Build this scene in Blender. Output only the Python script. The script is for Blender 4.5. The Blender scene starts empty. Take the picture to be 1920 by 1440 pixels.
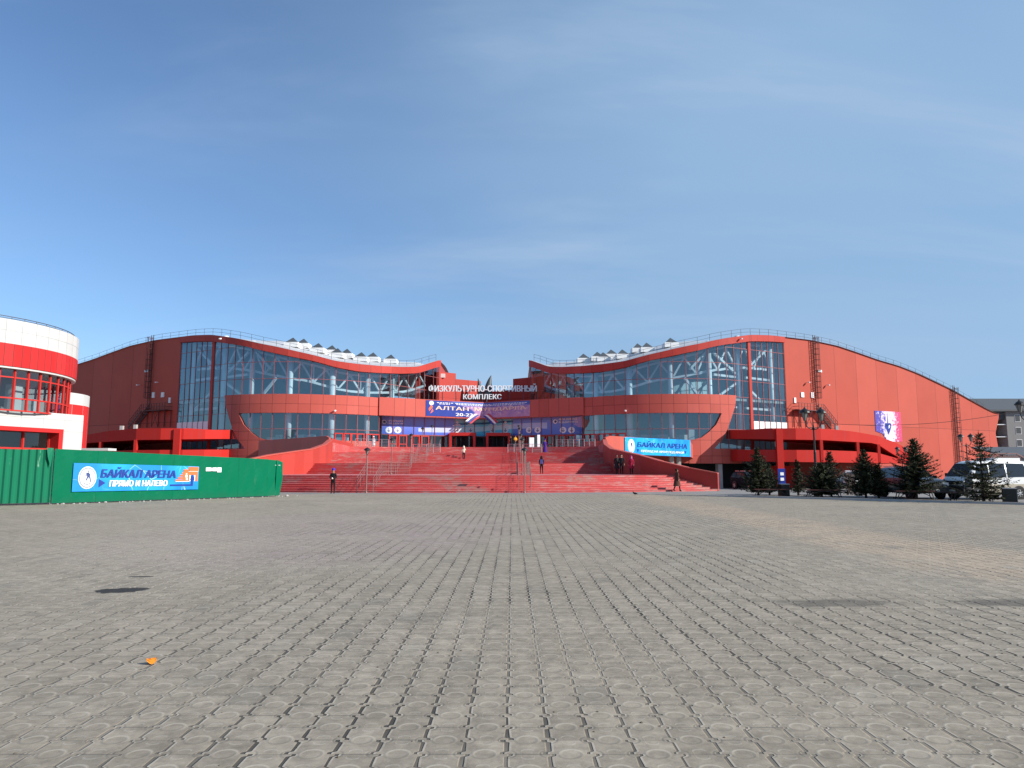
import bpy, bmesh, math, random
from mathutils import Vector, Matrix
random.seed(7)
R = math.radians
scene = bpy.context.scene
col = scene.collection
# ------------------------------------------------------------------ camera
F = 1331.0; CX = 960.0; CY = 720.0; EYE = 1.65
TH = math.atan(160.0 / F); CT, ST = math.cos(TH), math.sin(TH)
cam_d = bpy.data.cameras.new("camera"); cam = bpy.data.objects.new("camera", cam_d); col.objects.link(cam)
cam.location = (0, 0, EYE); cam.rotation_euler = (R(90) + TH, 0, 0)
cam_d.sensor_width = 36; cam_d.lens = F / 1920 * 36; cam_d.clip_end = 3000; cam_d.clip_start = 0.1
scene.camera = cam
def ray(u, v):
    a = (u - CX) / F; b = (CY - v) / F
    return Vector((a, CT - b * ST, ST + b * CT))
def at(u, v, Y):
    d = ray(u, v); return Vector((0, 0, EYE)) + d * (Y / d.y)
def zat(v, Y, u=960):
    return at(u, v, Y).z
def ground_at(u, v, z=0.0):
    d = ray(u, v); return Vector((0, 0, EYE)) + d * ((z - EYE) / d.z)
# ------------------------------------------------------------------ light
SUN_AZ, SUN_EL = 69.0, 27.0      # azimuth to the right of straight behind the camera
sd = Vector((math.sin(R(SUN_AZ)) * math.cos(R(SUN_EL)), -math.cos(R(SUN_AZ)) * math.cos(R(SUN_EL)), math.sin(R(SUN_EL))))
sun_d = bpy.data.lights.new("sun", 'SUN'); sun_d.energy = 5.0; sun_d.angle = R(0.5); sun_d.color = (1.0, 0.945, 0.87)
sun = bpy.data.objects.new("sun", sun_d); col.objects.link(sun)
sun.rotation_euler = sd.to_track_quat('Z', 'Y').to_euler(); sun.location = (60, -40, 60)
# ------------------------------------------------------------------ node helper
class NX:
    """socket wrapper: arithmetic on it makes Math nodes"""
    def __init__(s, nt, sock): s.nt = nt; s.s = sock
    def m(s, op, *o, clamp=False):
        n = s.nt.nodes.new('ShaderNodeMath'); n.operation = op; n.use_clamp = clamp
        for i, q in enumerate((s,) + o):
            if isinstance(q, NX): s.nt.links.new(q.s, n.inputs[i])
            else: n.inputs[i].default_value = q
        return NX(s.nt, n.outputs[0])
    def __add__(s, o): return s.m('ADD', o)
    def __radd__(s, o): return s.m('ADD', o)
    def __sub__(s, o): return s.m('SUBTRACT', o)
    def __rsub__(s, o): return (s * -1.0) + o
    def __mul__(s, o): return s.m('MULTIPLY', o)
    def __rmul__(s, o): return s.m('MULTIPLY', o)
    def __truediv__(s, o): return s.m('DIVIDE', o)
    def floor(s): return s.m('FLOOR')
    def fract(s): return s.m('FRACT')
    def abs(s): return s.m('ABSOLUTE')
    def lt(s, o): return s.m('LESS_THAN', o)
    def gt(s, o): return s.m('GREATER_THAN', o)
    def max(s, o): return s.m('MAXIMUM', o)
    def min(s, o): return s.m('MINIMUM', o)
    def step(s, a, b):          # smoothstep a..b
        n = s.nt.nodes.new('ShaderNodeMapRange'); n.interpolation_type = 'SMOOTHSTEP'
        s.nt.links.new(s.s, n.inputs['Value']); n.inputs['From Min'].default_value = a; n.inputs['From Max'].default_value = b
        return NX(s.nt, n.outputs[0])
class MT:
    def __init__(s, name):
        s.mat = bpy.data.materials.new(name); s.mat.use_nodes = True; s.nt = s.mat.node_tree
        s.b = s.nt.nodes['Principled BSDF']
    def new(s, t): return s.nt.nodes.new(t)
    def link(s, a, b): s.nt.links.new(a.s if isinstance(a, NX) else a, b)
    def coord(s, kind='Object'):
        if kind == 'World':
            return s.new('ShaderNodeNewGeometry').outputs['Position']
        return s.new('ShaderNodeTexCoord').outputs[kind]
    def xyz(s, vec):
        n = s.new('ShaderNodeSeparateXYZ'); s.link(vec, n.inputs[0]); return [NX(s.nt, o) for o in n.outputs]
    def comb(s, x, y, z=0.0):
        n = s.new('ShaderNodeCombineXYZ')
        for i, q in enumerate((x, y, z)):
            if isinstance(q, NX): s.link(q, n.inputs[i])
            else: n.inputs[i].default_value = q
        return n.outputs[0]
    def noise(s, vec, scale, detail=3, rough=.55, stretch=None):
        if stretch:
            mp = s.new('ShaderNodeMapping'); s.link(vec, mp.inputs[0]); mp.inputs['Scale'].default_value = stretch; vec = mp.outputs[0]
        n = s.new('ShaderNodeTexNoise'); s.link(vec, n.inputs['Vector']); n.inputs['Scale'].default_value = scale
        n.inputs['Detail'].default_value = detail; n.inputs['Roughness'].default_value = rough
        return NX(s.nt, n.outputs[0])
    def white(s, vec):
        n = s.new('ShaderNodeTexWhiteNoise'); s.link(vec, n.inputs['Vector']); return NX(s.nt, n.outputs['Value'])
    def mix(s, f, a, b):
        n = s.new('ShaderNodeMix'); n.data_type = 'RGBA'
        if isinstance(f, NX): s.link(f, n.inputs[0])
        else: n.inputs[0].default_value = f
        for i, c in ((6, a), (7, b)):
            if isinstance(c, tuple): n.inputs[i].default_value = c + (1,) if len(c) == 3 else c
            else: s.link(c, n.inputs[i])
        return n.outputs[2]
    def scale(s, c, f):   # colour * value
        n = s.new('ShaderNodeMix'); n.data_type = 'RGBA'; n.blend_type = 'MULTIPLY'; n.inputs[0].default_value = 1
        if isinstance(c, tuple): n.inputs[6].default_value = c + (1,)
        else: s.link(c, n.inputs[6])
        s.link(f, n.inputs[7]); return n.outputs[2]
    def out(s, color=None, rough=None, metal=None, spec=None):
        for k, q in (('Base Color', color), ('Roughness', rough), ('Metallic', metal), ('Specular IOR Level', spec)):
            if q is None: continue
            if isinstance(q, tuple): s.b.inputs[k].default_value = q + (1,)
            elif isinstance(q, (int, float)): s.b.inputs[k].default_value = q
            else: s.link(q, s.b.inputs[k])
        return s.mat
    def bump(s, h, strength=.3, dist=.01):
        n = s.new('ShaderNodeBump'); n.inputs['Strength'].default_value = strength; n.inputs['Distance'].default_value = dist
        s.link(h, n.inputs['Height']); s.link(n.outputs[0], s.b.inputs['Normal'])
def plain(name, c, rough=.6, metal=0, var=.12, nscale=3.0, spec=.4):
    m = MT(name); n = m.noise(m.coord('World'), nscale, 4)
    k = tuple(x * (1 - var) for x in c); l = tuple(min(1, x * (1 + var)) for x in c)
    return m.out(m.mix(n, k, l), rough, metal, spec)
M = {}
def panel_mat(name, c, rough=.45, stain=.5):
    m = MT(name); P = m.coord('World')
    big = m.noise(P, .25, 4); streak = m.noise(P, 1.0, 4, stretch=(1.6, 1.6, .12)); 
    base = m.mix(big, tuple(x * .88 for x in c), tuple(min(1, x * 1.1) for x in c))
    base = m.mix(streak.step(.5, .8) * stain, base, tuple(x * .72 + .03 for x in c))
    # every panel came out of its own batch: a small tint carried per face
    at_ = m.new('ShaderNodeAttribute'); at_.attribute_name = 'tint'
    t = NX(m.nt, at_.outputs['Fac'])
    base = m.mix((t - .5).abs() * .34, base, m.mix(t.gt(.5), tuple(x * .6 for x in c), tuple(min(1, x * 1.25 + .04) for x in c)))
    m.out(base, rough, 0, .1)
    m.bump(m.noise(P, 1.3, 2), .12, .05)
    return m.mat
M['panel'] = panel_mat('red cladding panel', (.43, .054, .042))
M['hull'] = panel_mat('salmon red cladding panel', (.50, .108, .082))
M['wallred'] = panel_mat('red orange wall panel', (.45, .088, .06), .6)
M['trimred'] = plain('red painted trim', (.5, .032, .026), .5, spec=.25)
M['ramp'] = panel_mat('painted red concrete', (.48, .028, .022), .65)
M['seam'] = plain('dark red panel joint', (.14, .02, .016), .8)
M['mullion'] = plain('red window profile', (.30, .085, .085), .4)
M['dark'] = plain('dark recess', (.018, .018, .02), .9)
M['steelwhite'] = plain('white painted steel', (.72, .73, .74), .4)
M['white'] = plain('white panel', (.78, .78, .76), .5, var=.05)
M['inox'] = plain('stainless steel', (.62, .6, .58), .28, 1.0)
M['galv'] = plain('galvanised pole', (.45, .44, .44), .45, .4)
M['rustpole'] = plain('painted pinkish steel', (.27, .16, .145), .5, .2)
M['black'] = plain('black painted iron', (.012, .012, .012), .45)
M['brown'] = plain('dark brown painted steel', (.07, .018, .016), .55)
M['rail'] = plain('grey roof rail', (.07, .07, .085), .6)
M['roof'] = plain('pale sheet roof', (.55, .55, .56), .5, .2, .25, .5)
M['pyr'] = plain('dark grey roof sheet', (.07, .08, .09), .5)
M['concrete'] = plain('grey concrete', (.42, .4, .38), .85, 0, .2, 2)
M['intwall'] = plain('blue grey hall wall', (.42, .52, .55), .8)
M['intfloor'] = plain('hall floor', (.35, .34, .32), .5)
def glass_mat(name, refl, tint, rcol):
    m = MT(name); nt = m.nt; nt.nodes.remove(m.b)
    at_ = m.new('ShaderNodeAttribute'); at_.attribute_name = 'tint'; t = NX(nt, at_.outputs['Fac'])
    tr = m.new('ShaderNodeBsdfTransparent'); gl = m.new('ShaderNodeBsdfGlossy'); gl.inputs['Roughness'].default_value = .01
    gl.inputs['Color'].default_value = rcol + (1,)
    m.link(m.mix(t, tuple(x * .76 for x in tint), tint), tr.inputs[0])
    fr = m.new('ShaderNodeLayerWeight'); fr.inputs[0].default_value = .5      # same from both sides, so sunlight gets in
    fac = (NX(nt, fr.outputs['Facing']).m('POWER', 5.0) * .9 + (refl + .04)).m('MINIMUM', .95)
    mx = m.new('ShaderNodeMixShader'); m.link(fac, mx.inputs[0]); m.link(tr.outputs[0], mx.inputs[1]); m.link(gl.outputs[0], mx.inputs[2])
    m.link(mx.outputs[0], nt.nodes['Material Output'].inputs[0]); return m.mat
M['glass'] = glass_mat('blue coated facade glass', .12, (.74, .89, .94), (.62, .85, 1.0))
M['glassclear'] = glass_mat('clear window glass', .05, (.6, .68, .7), (.9, .95, 1.0))
# ------------------------------------------------------------------ object helpers
def link(o, parent=None):
    col.objects.link(o)
    if parent is not None: o.parent = parent
    return o
def tag(o, label=None, cat=None, group=None, kind=None):
    if label: o['label'] = label
    if cat: o['category'] = cat
    if group: o['group'] = group
    if kind: o['kind'] = kind
    return o
def empty(name, loc=(0, 0, 0), rz=0, label=None, cat=None, group=None):
    o = bpy.data.objects.new(name, None); o.empty_display_size = .3; col.objects.link(o)
    o.location = loc; o.rotation_euler = (0, 0, rz)
    return tag(o, label, cat, group)
def copy_tree(o, parent=None):
    c = o.copy(); col.objects.link(c)
    if parent is not None: c.parent = parent
    for ch in list(o.children): copy_tree(ch, c)
    return c
class MB:
    def __init__(s): s.v = []; s.f = []; s.m = []; s.tint = []
    def face(s, pts, m=0, t=.5):
        i = len(s.v); s.v += [tuple(p) for p in pts]; s.f.append(tuple(range(i, i + len(pts)))); s.m.append(m); s.tint.append(t)
    def mesh(s, pts, faces, m=0, t=.5):
        i = len(s.v); s.v += [tuple(p) for p in pts]
        for f in faces: s.f.append(tuple(i + k for k in f)); s.m.append(m); s.tint.append(t)
    def hexa(s, p, m=0, t=.5):   # 8 points: bottom 4 ccw, top 4 ccw
        s.mesh(p, [(3, 2, 1, 0), (4, 5, 6, 7), (0, 1, 5, 4), (1, 2, 6, 5), (2, 3, 7, 6), (3, 0, 4, 7)], m, t)
    def box(s, c, d, rz=0, m=0, t=.5):
        x, y, z = d[0] / 2, d[1] / 2, d[2] / 2; ca, sa = math.cos(rz), math.sin(rz)
        P = [(c[0] + a * ca - b * sa, c[1] + a * sa + b * ca, c[2] + h) for h in (-z, z) for a, b in ((-x, -y), (x, -y), (x, y), (-x, y))]
        s.hexa(P, m, t)
    def beam(s, a, b, w, h=None, m=0):    # rectangular bar from a to b
        a, b = Vector(a), Vector(b); h = h or w; d = (b - a).normalized()
        up = Vector((0, 0, 1)) if abs(d.z) < .95 else Vector((0, 1, 0))
        x = d.cross(up).normalized() * w / 2; y = x.cross(d).normalized() * h / 2
        s.hexa([a - x - y, a + x - y, a + x + y, a - x + y, b - x - y, b + x - y, b + x + y, b - x + y], m)
    def tube(s, pts, r, n=8, m=0, cap=True):
        pts = [Vector(p) for p in pts]; rs = r if isinstance(r, (list, tuple)) else [r] * len(pts)
        i0 = len(s.v); prev = None
        for k, p in enumerate(pts):
            d = (pts[min(k + 1, len(pts) - 1)] - pts[max(k - 1, 0)]).normalized()
            if prev is None:
                up = Vector((0, 0, 1)) if abs(d.z) < .9 else Vector((1, 0, 0)); x = d.cross(up).normalized()
            else:
                x = (prev - d * prev.dot(d)).normalized()
            prev = x; y = d.cross(x)
            for j in range(n):
                a = 2 * math.pi * j / n; s.v.append(tuple(p + (x * math.cos(a) + y * math.sin(a)) * rs[k]))
        for k in range(len(pts) - 1):
            for j in range(n):
                a = i0 + k * n + j; b = i0 + k * n + (j + 1) % n
                s.f.append((a, b, b + n, a + n)); s.m.append(m); s.tint.append(.5)
        if cap:
            s.f.append(tuple(i0 + j for j in reversed(range(n)))); s.m.append(m); s.tint.append(.5)
            e = i0 + (len(pts) - 1) * n; s.f.append(tuple(e + j for j in range(n))); s.m.append(m); s.tint.append(.5)
    def lathe(s, prof, c=(0, 0, 0), n=16, m=0, a0=0.0):   # prof: (r,z)
        i0 = len(s.v)
        for r_, z in prof:
            for j in range(n):
                a = a0 + 2 * math.pi * j / n; s.v.append((c[0] + r_ * math.cos(a), c[1] + r_ * math.sin(a), c[2] + z))
        for k in range(len(prof) - 1):
            for j in range(n):
                a = i0 + k * n + j; b = i0 + k * n + (j + 1) % n
                s.f.append((a, b, b + n, a + n)); s.m.append(m); s.tint.append(.5)
        s.f.append(tuple(i0 + j for j in reversed(range(n)))); s.m.append(m); s.tint.append(.5)
        e = i0 + (len(prof) - 1) * n; s.f.append(tuple(e + j for j in range(n))); s.m.append(m); s.tint.append(.5)
    def prism(s, poly, z0, z1, m=0, t=.5):   # poly ccw (x,y)
        n = len(poly); P = [(x, y, z0) for x, y in poly] + [(x, y, z1) for x, y in poly]
        s.mesh(P, [tuple(reversed(range(n))), tuple(range(n, 2 * n))] + [(i, (i + 1) % n, n + (i + 1) % n, n + i) for i in range(n)], m, t)
    def build(s, name, mats, parent=None, smooth=False, recalc=False):
        me = bpy.data.meshes.new(name); me.from_pydata(s.v, [], s.f)
        mats = mats if isinstance(mats, (list, tuple)) else [mats]
        for q in mats: me.materials.append(M[q] if isinstance(q, str) else q)
        me.polygons.foreach_set('material_index', s.m)
        a = me.attributes.new('tint', 'FLOAT', 'FACE'); a.data.foreach_set('value', s.tint)
        if smooth: me.polygons.foreach_set('use_smooth', [True] * len(s.f))
        if recalc:
            bm = bmesh.new(); bm.from_mesh(me); bmesh.ops.remove_doubles(bm, verts=bm.verts, dist=1e-5)
            bmesh.ops.recalc_face_normals(bm, faces=bm.faces); bm.to_mesh(me); bm.free()
        me.update()
        return link(bpy.data.objects.new(name, me), parent)
def poly_cut(outline, xcuts=(), ycuts=(), seam=.02):
    """2D outline -> (verts2d, faces, isseam); strips of width 2*seam at every cut are flagged"""
    bm = bmesh.new(); bm.faces.new([bm.verts.new((x, y, 0)) for x, y in outline])
    def cut(co, no):
        bmesh.ops.bisect_plane(bm, geom=bm.verts[:] + bm.edges[:] + bm.faces[:], dist=1e-5, plane_co=co, plane_no=no)
    for c, w in xcuts:
        for q in ((c - seam, c + seam) if w else (c,)): cut((q, 0, 0), (1, 0, 0))
    for c, w in ycuts:
        for q in ((c - seam, c + seam) if w else (c,)): cut((0, q, 0), (0, 1, 0))
    bm.verts.index_update()
    V = [(v.co.x, v.co.y) for v in bm.verts]; Fs = []; S = []
    for f in bm.faces:
        c = f.calc_center_median()
        Fs.append([v.index for v in f.verts])
        S.append(any(w and abs(c.x - q) < seam for q, w in xcuts) or any(w and abs(c.y - q) < seam for q, w in ycuts))
    E = [(e.verts[0].index, e.verts[1].index) for e in bm.edges if len(e.link_faces) == 1]
    cell = []
    sx = sorted(q for q, w in xcuts if w); sy = sorted(q for q, w in ycuts if w)
    for f in bm.faces:
        c = f.calc_center_median(); cell.append((sum(c.x > q for q in sx), sum(c.y > q for q in sy)))
    bm.free(); return V, Fs, S, E, cell
def skin_panel(name, outline, fmap, xcuts, ycuts, off, thick, mats, parent, seam=.02):
    """outline in (t,z) laid on the surface fmap(t,z,off) and given a thickness"""
    V, Fs, S, E, cell = poly_cut(outline, xcuts, ycuts, seam); n = len(V)
    me = bpy.data.meshes.new(name)
    P = [tuple(fmap(x, y, off + thick)) for x, y in V] + [tuple(fmap(x, y, off)) for x, y in V]
    faces = [tuple(f) for f in Fs] + [tuple(n + i for i in reversed(f)) for f in Fs] + [(a, b, n + b, n + a) for a, b in E]
    me.from_pydata(P, [], faces)
    for q in mats: me.materials.append(M[q])
    rnd = {}
    ti = [rnd.setdefault(c, random.random()) for c in cell]
    mi = [1 if s else 0 for s in S]
    me.polygons.foreach_set('material_index', mi + [0] * (len(faces) - len(mi)))
    a = me.attributes.new('tint', 'FLOAT', 'FACE'); a.data.foreach_set('value', ti + [.5] * (len(faces) - len(ti)))
    bm = bmesh.new(); bm.from_mesh(me); bmesh.ops.recalc_face_normals(bm, faces=bm.faces); bm.to_mesh(me); bm.free()
    return link(bpy.data.objects.new(name, me), parent)
def text_mesh(body, w, h, bold=.0, shear=0.0, depth=.01, fat=0.0):
    """text outline as (verts,faces) scaled to fill w x h, lower left at 0,0"""
    cu = bpy.data.curves.new('t', 'FONT'); cu.body = body; cu.size = 1; cu.offset = bold; cu.extrude = depth; cu.shear = shear
    cu.resolution_u = 3
    o = bpy.data.objects.new('t', cu); col.objects.link(o)
    dg = bpy.context.evaluated_depsgraph_get(); dg.update()
    me = bpy.data.meshes.new_from_object(o.evaluated_get(dg))
    V = [v.co.copy() for v in me.vertices]; Fs = [tuple(p.vertices) for p in me.polygons]
    bpy.data.objects.remove(o); bpy.data.curves.remove(cu); bpy.data.meshes.remove(me)
    x0, x1 = min(v.x for v in V), max(v.x for v in V); y0, y1 = min(v.y for v in V), max(v.y for v in V)
    sx, sy = w / (x1 - x0), h / (y1 - y0)
    out = [((v.x - x0) * sx, (v.y - y0) * sy, v.z) for v in V]
    if fat:      # heavier strokes: the same outline again, a touch to the right and a hair lower
        n = len(out); d = fat * h; W_ = w - d; out = [(x * W_ / w, y, z) for x, y, z in out]
        out = out + [(x + d, y, z - .0015) for x, y, z in out] + [(x + d / 2, y, z - .003) for x, y, z in out]; Fs = Fs + [tuple(i + n for i in f) for f in Fs] + [tuple(i + 2 * n for i in f) for f in Fs]
    return out, Fs
def put(name, V, Fs, fmap, mat, parent, off=0.0):
    b = MB(); b.mesh([fmap(x, y, z + off) for x, y, z in V], Fs); return b.build(name, mat, parent)
def frame(o, xd, yd):
    o, xd, yd = Vector(o), Vector(xd).normalized(), Vector(yd).normalized(); nd = xd.cross(yd)
    return lambda x, y, k=0.0: o + xd * x + yd * y + nd * k
# ------------------------------------------------------------------ sky
world = bpy.data.worlds.new("World"); scene.world = world; world.use_nodes = True
wt = world.node_tree
bg = wt.nodes['Background']; SKY = .125; bg.inputs[1].default_value = SKY
sky = wt.nodes.new('ShaderNodeTexSky'); sky.sky_type = 'NISHITA'; sky.sun_disc = False
sky.sun_elevation = R(SUN_EL); sky.sun_rotation = math.atan2(sd.x, sd.y); sky.air_density = 1.0; sky.dust_density = .3; sky.ozone_density = 5.0; sky.altitude = 500
tc = wt.nodes.new('ShaderNodeTexCoord')
sep = wt.nodes.new('ShaderNodeSeparateXYZ'); wt.links.new(tc.outputs['Generated'], sep.inputs[0])
dx, dy, dz = [NX(wt, o) for o in sep.outputs]
den = dz.max(0.0) + .22
cmb = wt.nodes.new('ShaderNodeCombineXYZ'); wt.links.new((dx / den).s, cmb.inputs[0]); wt.links.new((dy / den).s, cmb.inputs[1])
def wnoise(scale, rot, stretch, detail=5, seed=0.0):
    mp = wt.nodes.new('ShaderNodeMapping'); wt.links.new(cmb.outputs[0], mp.inputs[0])
    mp.inputs['Rotation'].default_value = (0, 0, rot); mp.inputs['Scale'].default_value = stretch; mp.inputs['Location'].default_value = (seed, seed * .7, 0)
    n = wt.nodes.new('ShaderNodeTexNoise'); wt.links.new(mp.outputs[0], n.inputs['Vector']); n.inputs['Scale'].default_value = scale
    n.inputs['Detail'].default_value = detail; n.inputs['Roughness'].default_value = .55; n.inputs['Distortion'].default_value = .35
    return NX(wt, n.outputs[0])
veil = wnoise(.55, .35, (.55, 1.6, 1), 4, 3.1).step(.36, .74)
wisps = wnoise(1.3, .3, (.5, 1.8, 1), 6, 1.7).step(.45, .8)
right = (dx * 1.0 + .25).step(-.25, .75)
haze = right * .55 + veil * (right * .35 + .14) + (dz * -2.2 + 1.0).max(0.0) * .24 + .03
mix1 = wt.nodes.new('ShaderNodeMix'); mix1.data_type = 'RGBA'
wt.links.new(haze.m('MINIMUM', .8).s, mix1.inputs[0]); wt.links.new(sky.outputs[0], mix1.inputs[6]); mix1.inputs[7].default_value = (1.75, 2.95, 4.5, 1)
cl = wisps * (right * .42 + .26) + veil * right * .3
mixn = wt.nodes.new('ShaderNodeMix'); mixn.data_type = 'RGBA'
wt.links.new(cl.m('MINIMUM', .8).s, mixn.inputs[0]); wt.links.new(mix1.outputs[2], mixn.inputs[6])
mixn.inputs[7].default_value = (2.9, 3.7, 4.8, 1)
wt.links.new(mixn.outputs[2], bg.inputs[0])
# ------------------------------------------------------------------ ground
def sst(x): x = max(0, min(1, x)); return x * x * (3 - 2 * x)
DIP = 1.3
def gz(x, y):
    return -DIP * sst((y - 57) / 32) * sst((x - 15.5) / 7)
def paving():
    m = MT('interlocking paving tiles'); X, Y, Z = m.xyz(m.coord('World'))
    W, Pd = .252, .436
    P = m.coord('World')
    fx = (X + .035) / W
    # wobbling joints: short sideways steps where two tiles lock
    ky = (Y / (Pd / 2)); tri = (ky.fract() - .5).abs() * 2          # 0..1..0 twice a tile
    lobe = tri.step(.6, .8)
    par = (ky * .5).floor() * 0 + ((ky * .5).fract().lt(.5)) * 2 - 1  # alternate side
    wob = (lobe * par) * .1
    fj = fx + wob + (m.noise(P, .9, 1) - .5) * .09
    i = fj.floor(); dj = ((fj - i) - .5).abs() * -1 + .5              # distance to joint (tile units)
    ycol = Y + (i * .5).fract().gt(.25) * (Pd / 2)
    j = (ycol / Pd).floor(); fy = (ycol / Pd).fract()
    cx_ = ((fj - wob - i) - .5) * W; cy_ = (fy - .5) * Pd
    rr = (cx_ * cx_ + cy_ * cy_).m('SQRT')
    ring = 1 - ((rr - .068).abs() / .016).min(1.0)
    cyb = (((fy + .5).fract()) - .5) * Pd
    rb = (cx_ * cx_ + (cyb.abs() - .02) * (cyb.abs() - .02)).m('SQRT')
    arc = (1 - ((rb - .05).abs() / .013).min(1.0)) * cx_.abs().lt(.04)
    arc2 = (1 - ((((.126 - cx_.abs()) * (.126 - cx_.abs()) + cyb * cyb).m('SQRT') - .055).abs() / .013).min(1.0))
    hj = (1 - (((fy + .5 * 0) - .5).abs() * -1 + .5) / .026).max(0.0)
    cell = m.comb(i, j)
    tv = m.white(cell)
    gapw = m.noise(P, 1.7, 2).step(.3, .7) * .05 + .034
    gap = 1 - (dj / gapw).min(1.0)
    gap = gap.step(0, .45)
    sand = m.noise(P, .22, 3).step(.42, .62)
    left = (X * -.1 + .1).step(.05, .95)
    sand = (sand * .6 + left * .55).min(1.0)
    big = m.noise(P, .13, 5); mid = m.noise(P, .8, 4); fine = m.noise(P, 40, 3)
    base = m.mix(tv, (.275, .238, .182), (.355, .308, .238))
    base = m.mix(big.step(.35, .7) * .55, base, (.318, .27, .2))
    base = m.mix(mid.step(.5, .75) * .35, base, (.215, .183, .14))
    tinted = m.white(m.comb(i, j, 3.0))
    pinkz = m.noise(P, .05, 3).step(.5, .6) * .0 + (1 - ((X + 5.0) * (X + 5.0) / 36 + (Y - 20) * (Y - 20) / 90).min(1.0)).step(0, .7)
    base = m.mix(pinkz * (tinted * .6 + .2) * .8, base, (.345, .262, .255))
    # band of spilled yellowish sand running to the lower right
    band = (X - 8.3 + (m.noise(P, .25, 4) - .5) * 2.6) / 1.9
    bandm = (1 - (band * band).min(1.0)).step(0, 1) * m.noise(P, 1.2, 4).step(.2, .65) * (Y - 8).step(0, 5)
    base = m.mix(bandm * .8, base, (.47, .36, .25))
    spk = (m.noise(P, 7.0, 4, .7) - .5) * 1.25 + .9
    base = m.scale(base, m.comb(spk, spk, spk))
    odd = m.white(m.comb(i, j, 7.0)); base = m.mix(odd.gt(.965) * .35, base, (.16, .145, .12)); base = m.mix(odd.lt(.02) * .15, base, (.44, .40, .33))
    dust = (m.noise(P, .16, 5).step(.42, .66) * ((X * -.11) + .25).step(0, 1) * .75 + m.noise(P, .09, 4).step(.5, .7) * .3).min(.8)
    base = m.mix(dust * m.noise(P, 3, 4).step(.25, .6), base, (.36, .308, .235))
    base = m.mix(ring * (cy_ * 9 + .5).min(1.0).max(0.0) * .55, base, (.52, .47, .38)); base = m.mix(ring * (cy_ * -9 + .45).min(1.0).max(0.0) * .5, base, (.17, .15, .12))  # relief shading painted on the rings: far half lit, near half shaded
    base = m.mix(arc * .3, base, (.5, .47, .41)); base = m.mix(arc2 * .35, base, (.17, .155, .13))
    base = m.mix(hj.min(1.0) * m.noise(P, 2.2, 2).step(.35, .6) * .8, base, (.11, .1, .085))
    base = m.mix(gap, base, m.mix(sand, (.05, .044, .036), (.42, .36, .275)))
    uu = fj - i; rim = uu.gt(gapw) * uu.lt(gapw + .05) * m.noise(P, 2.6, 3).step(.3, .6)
    base = m.mix(rim * .5, base, (.5, .45, .37))  # sandy joint lip, with a highlight painted along one side only
    # dark damp stains
    for (sx, sy, ax, ay, st) in ((-5.35, 10.0, .42, .30, 1.0), (-5.75, 11.25, .27, .09, .8), (4.0, 9.05, .9, .28, .5), (6.35, 9.1, 1.0, .3, .55), (-8.3, 9.3, .25, .04, .5), (-7.1, 8.4, .3, .02, .5), (-1.0, 8.2, .35, .35, .22)):
        n2 = (m.noise(P, 2.4, 5, .65) - .5) * 2.6
        e = ((X - sx) * (X - sx) / (ax * ax) + (Y - sy) * (Y - sy) / (ay * ay)) + n2
        base = m.mix((1 - (e.step(.5, .72) if st > .75 else e.step(.3, 1.1))) * st, base, (.035, .033, .03))
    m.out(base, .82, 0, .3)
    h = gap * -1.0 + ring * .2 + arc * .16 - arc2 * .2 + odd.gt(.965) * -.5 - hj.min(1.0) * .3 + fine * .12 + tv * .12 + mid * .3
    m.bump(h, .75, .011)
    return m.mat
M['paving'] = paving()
def asphalt():
    m = MT('worn asphalt'); P = m.coord('World')
    return m.out(m.mix(m.noise(P, .3, 5), (.19, .18, .17), (.30, .285, .26)), .9, 0, .3)
M['asphalt'] = asphalt()
b = MB()
xs = [-700, -300, -120, -60] + [-40 + 5 * k for k in range(8)] + [0, 8, 14, 15.5, 17, 18.5, 20, 22, 24, 30, 45, 70, 110, 200, 400, 900]
ys = [-60, -20, 0, 10, 20, 30, 40, 48, 54, 57, 60, 64, 68, 72, 76, 80, 84, 89, 100, 130, 200, 500, 1500]
nx = len(xs)
b.v = [(x, y, gz(x, y)) for y in ys for x in xs]
for j in range(len(ys) - 1):
    for i in range(nx - 1):
        k = j * nx + i; b.f.append((k, k + 1, k + 1 + nx, k + nx)); b.m.append(0); b.tint.append(.5)
g = b.build('ground', 'asphalt'); tag(g, kind='structure')
b = MB()
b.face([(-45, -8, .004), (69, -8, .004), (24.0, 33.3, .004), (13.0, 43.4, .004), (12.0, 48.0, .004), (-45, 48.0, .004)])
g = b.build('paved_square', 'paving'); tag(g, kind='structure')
# kerb lines between the paved square and the service road
b = MB(); b.beam((69.1, -7.9, .03), (24.12, 33.4, .03), .14, .16); b.beam((24.12, 33.4, .03), (13.1, 43.5, .03), .14, .16)
k = b.build('kerb', 'concrete'); tag(k, kind='structure')
def soil():
    m = MT('dry soil'); P = m.coord('World')
    base = m.mix(m.noise(P, .8, 5), (.10, .08, .06), (.21, .175, .13)); base = m.mix(m.noise(P, 6, 4).step(.55, .7) * .5, base, (.26, .22, .15))
    m.out(base, .95, 0, .1); m.bump(m.noise(P, 9, 4), .5, .04); return m.mat
M['soil'] = soil()
b = MB(); b.face([(13.15, 43.55, .03), (24.2, 33.45, .03), (40, 18.9, .03), (41.8, 21.2, .03), (26.0, 35.8, .03), (15.0, 45.9, .03)])
g = b.build('soil_strip', 'soil'); tag(g, kind='structure')
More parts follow.
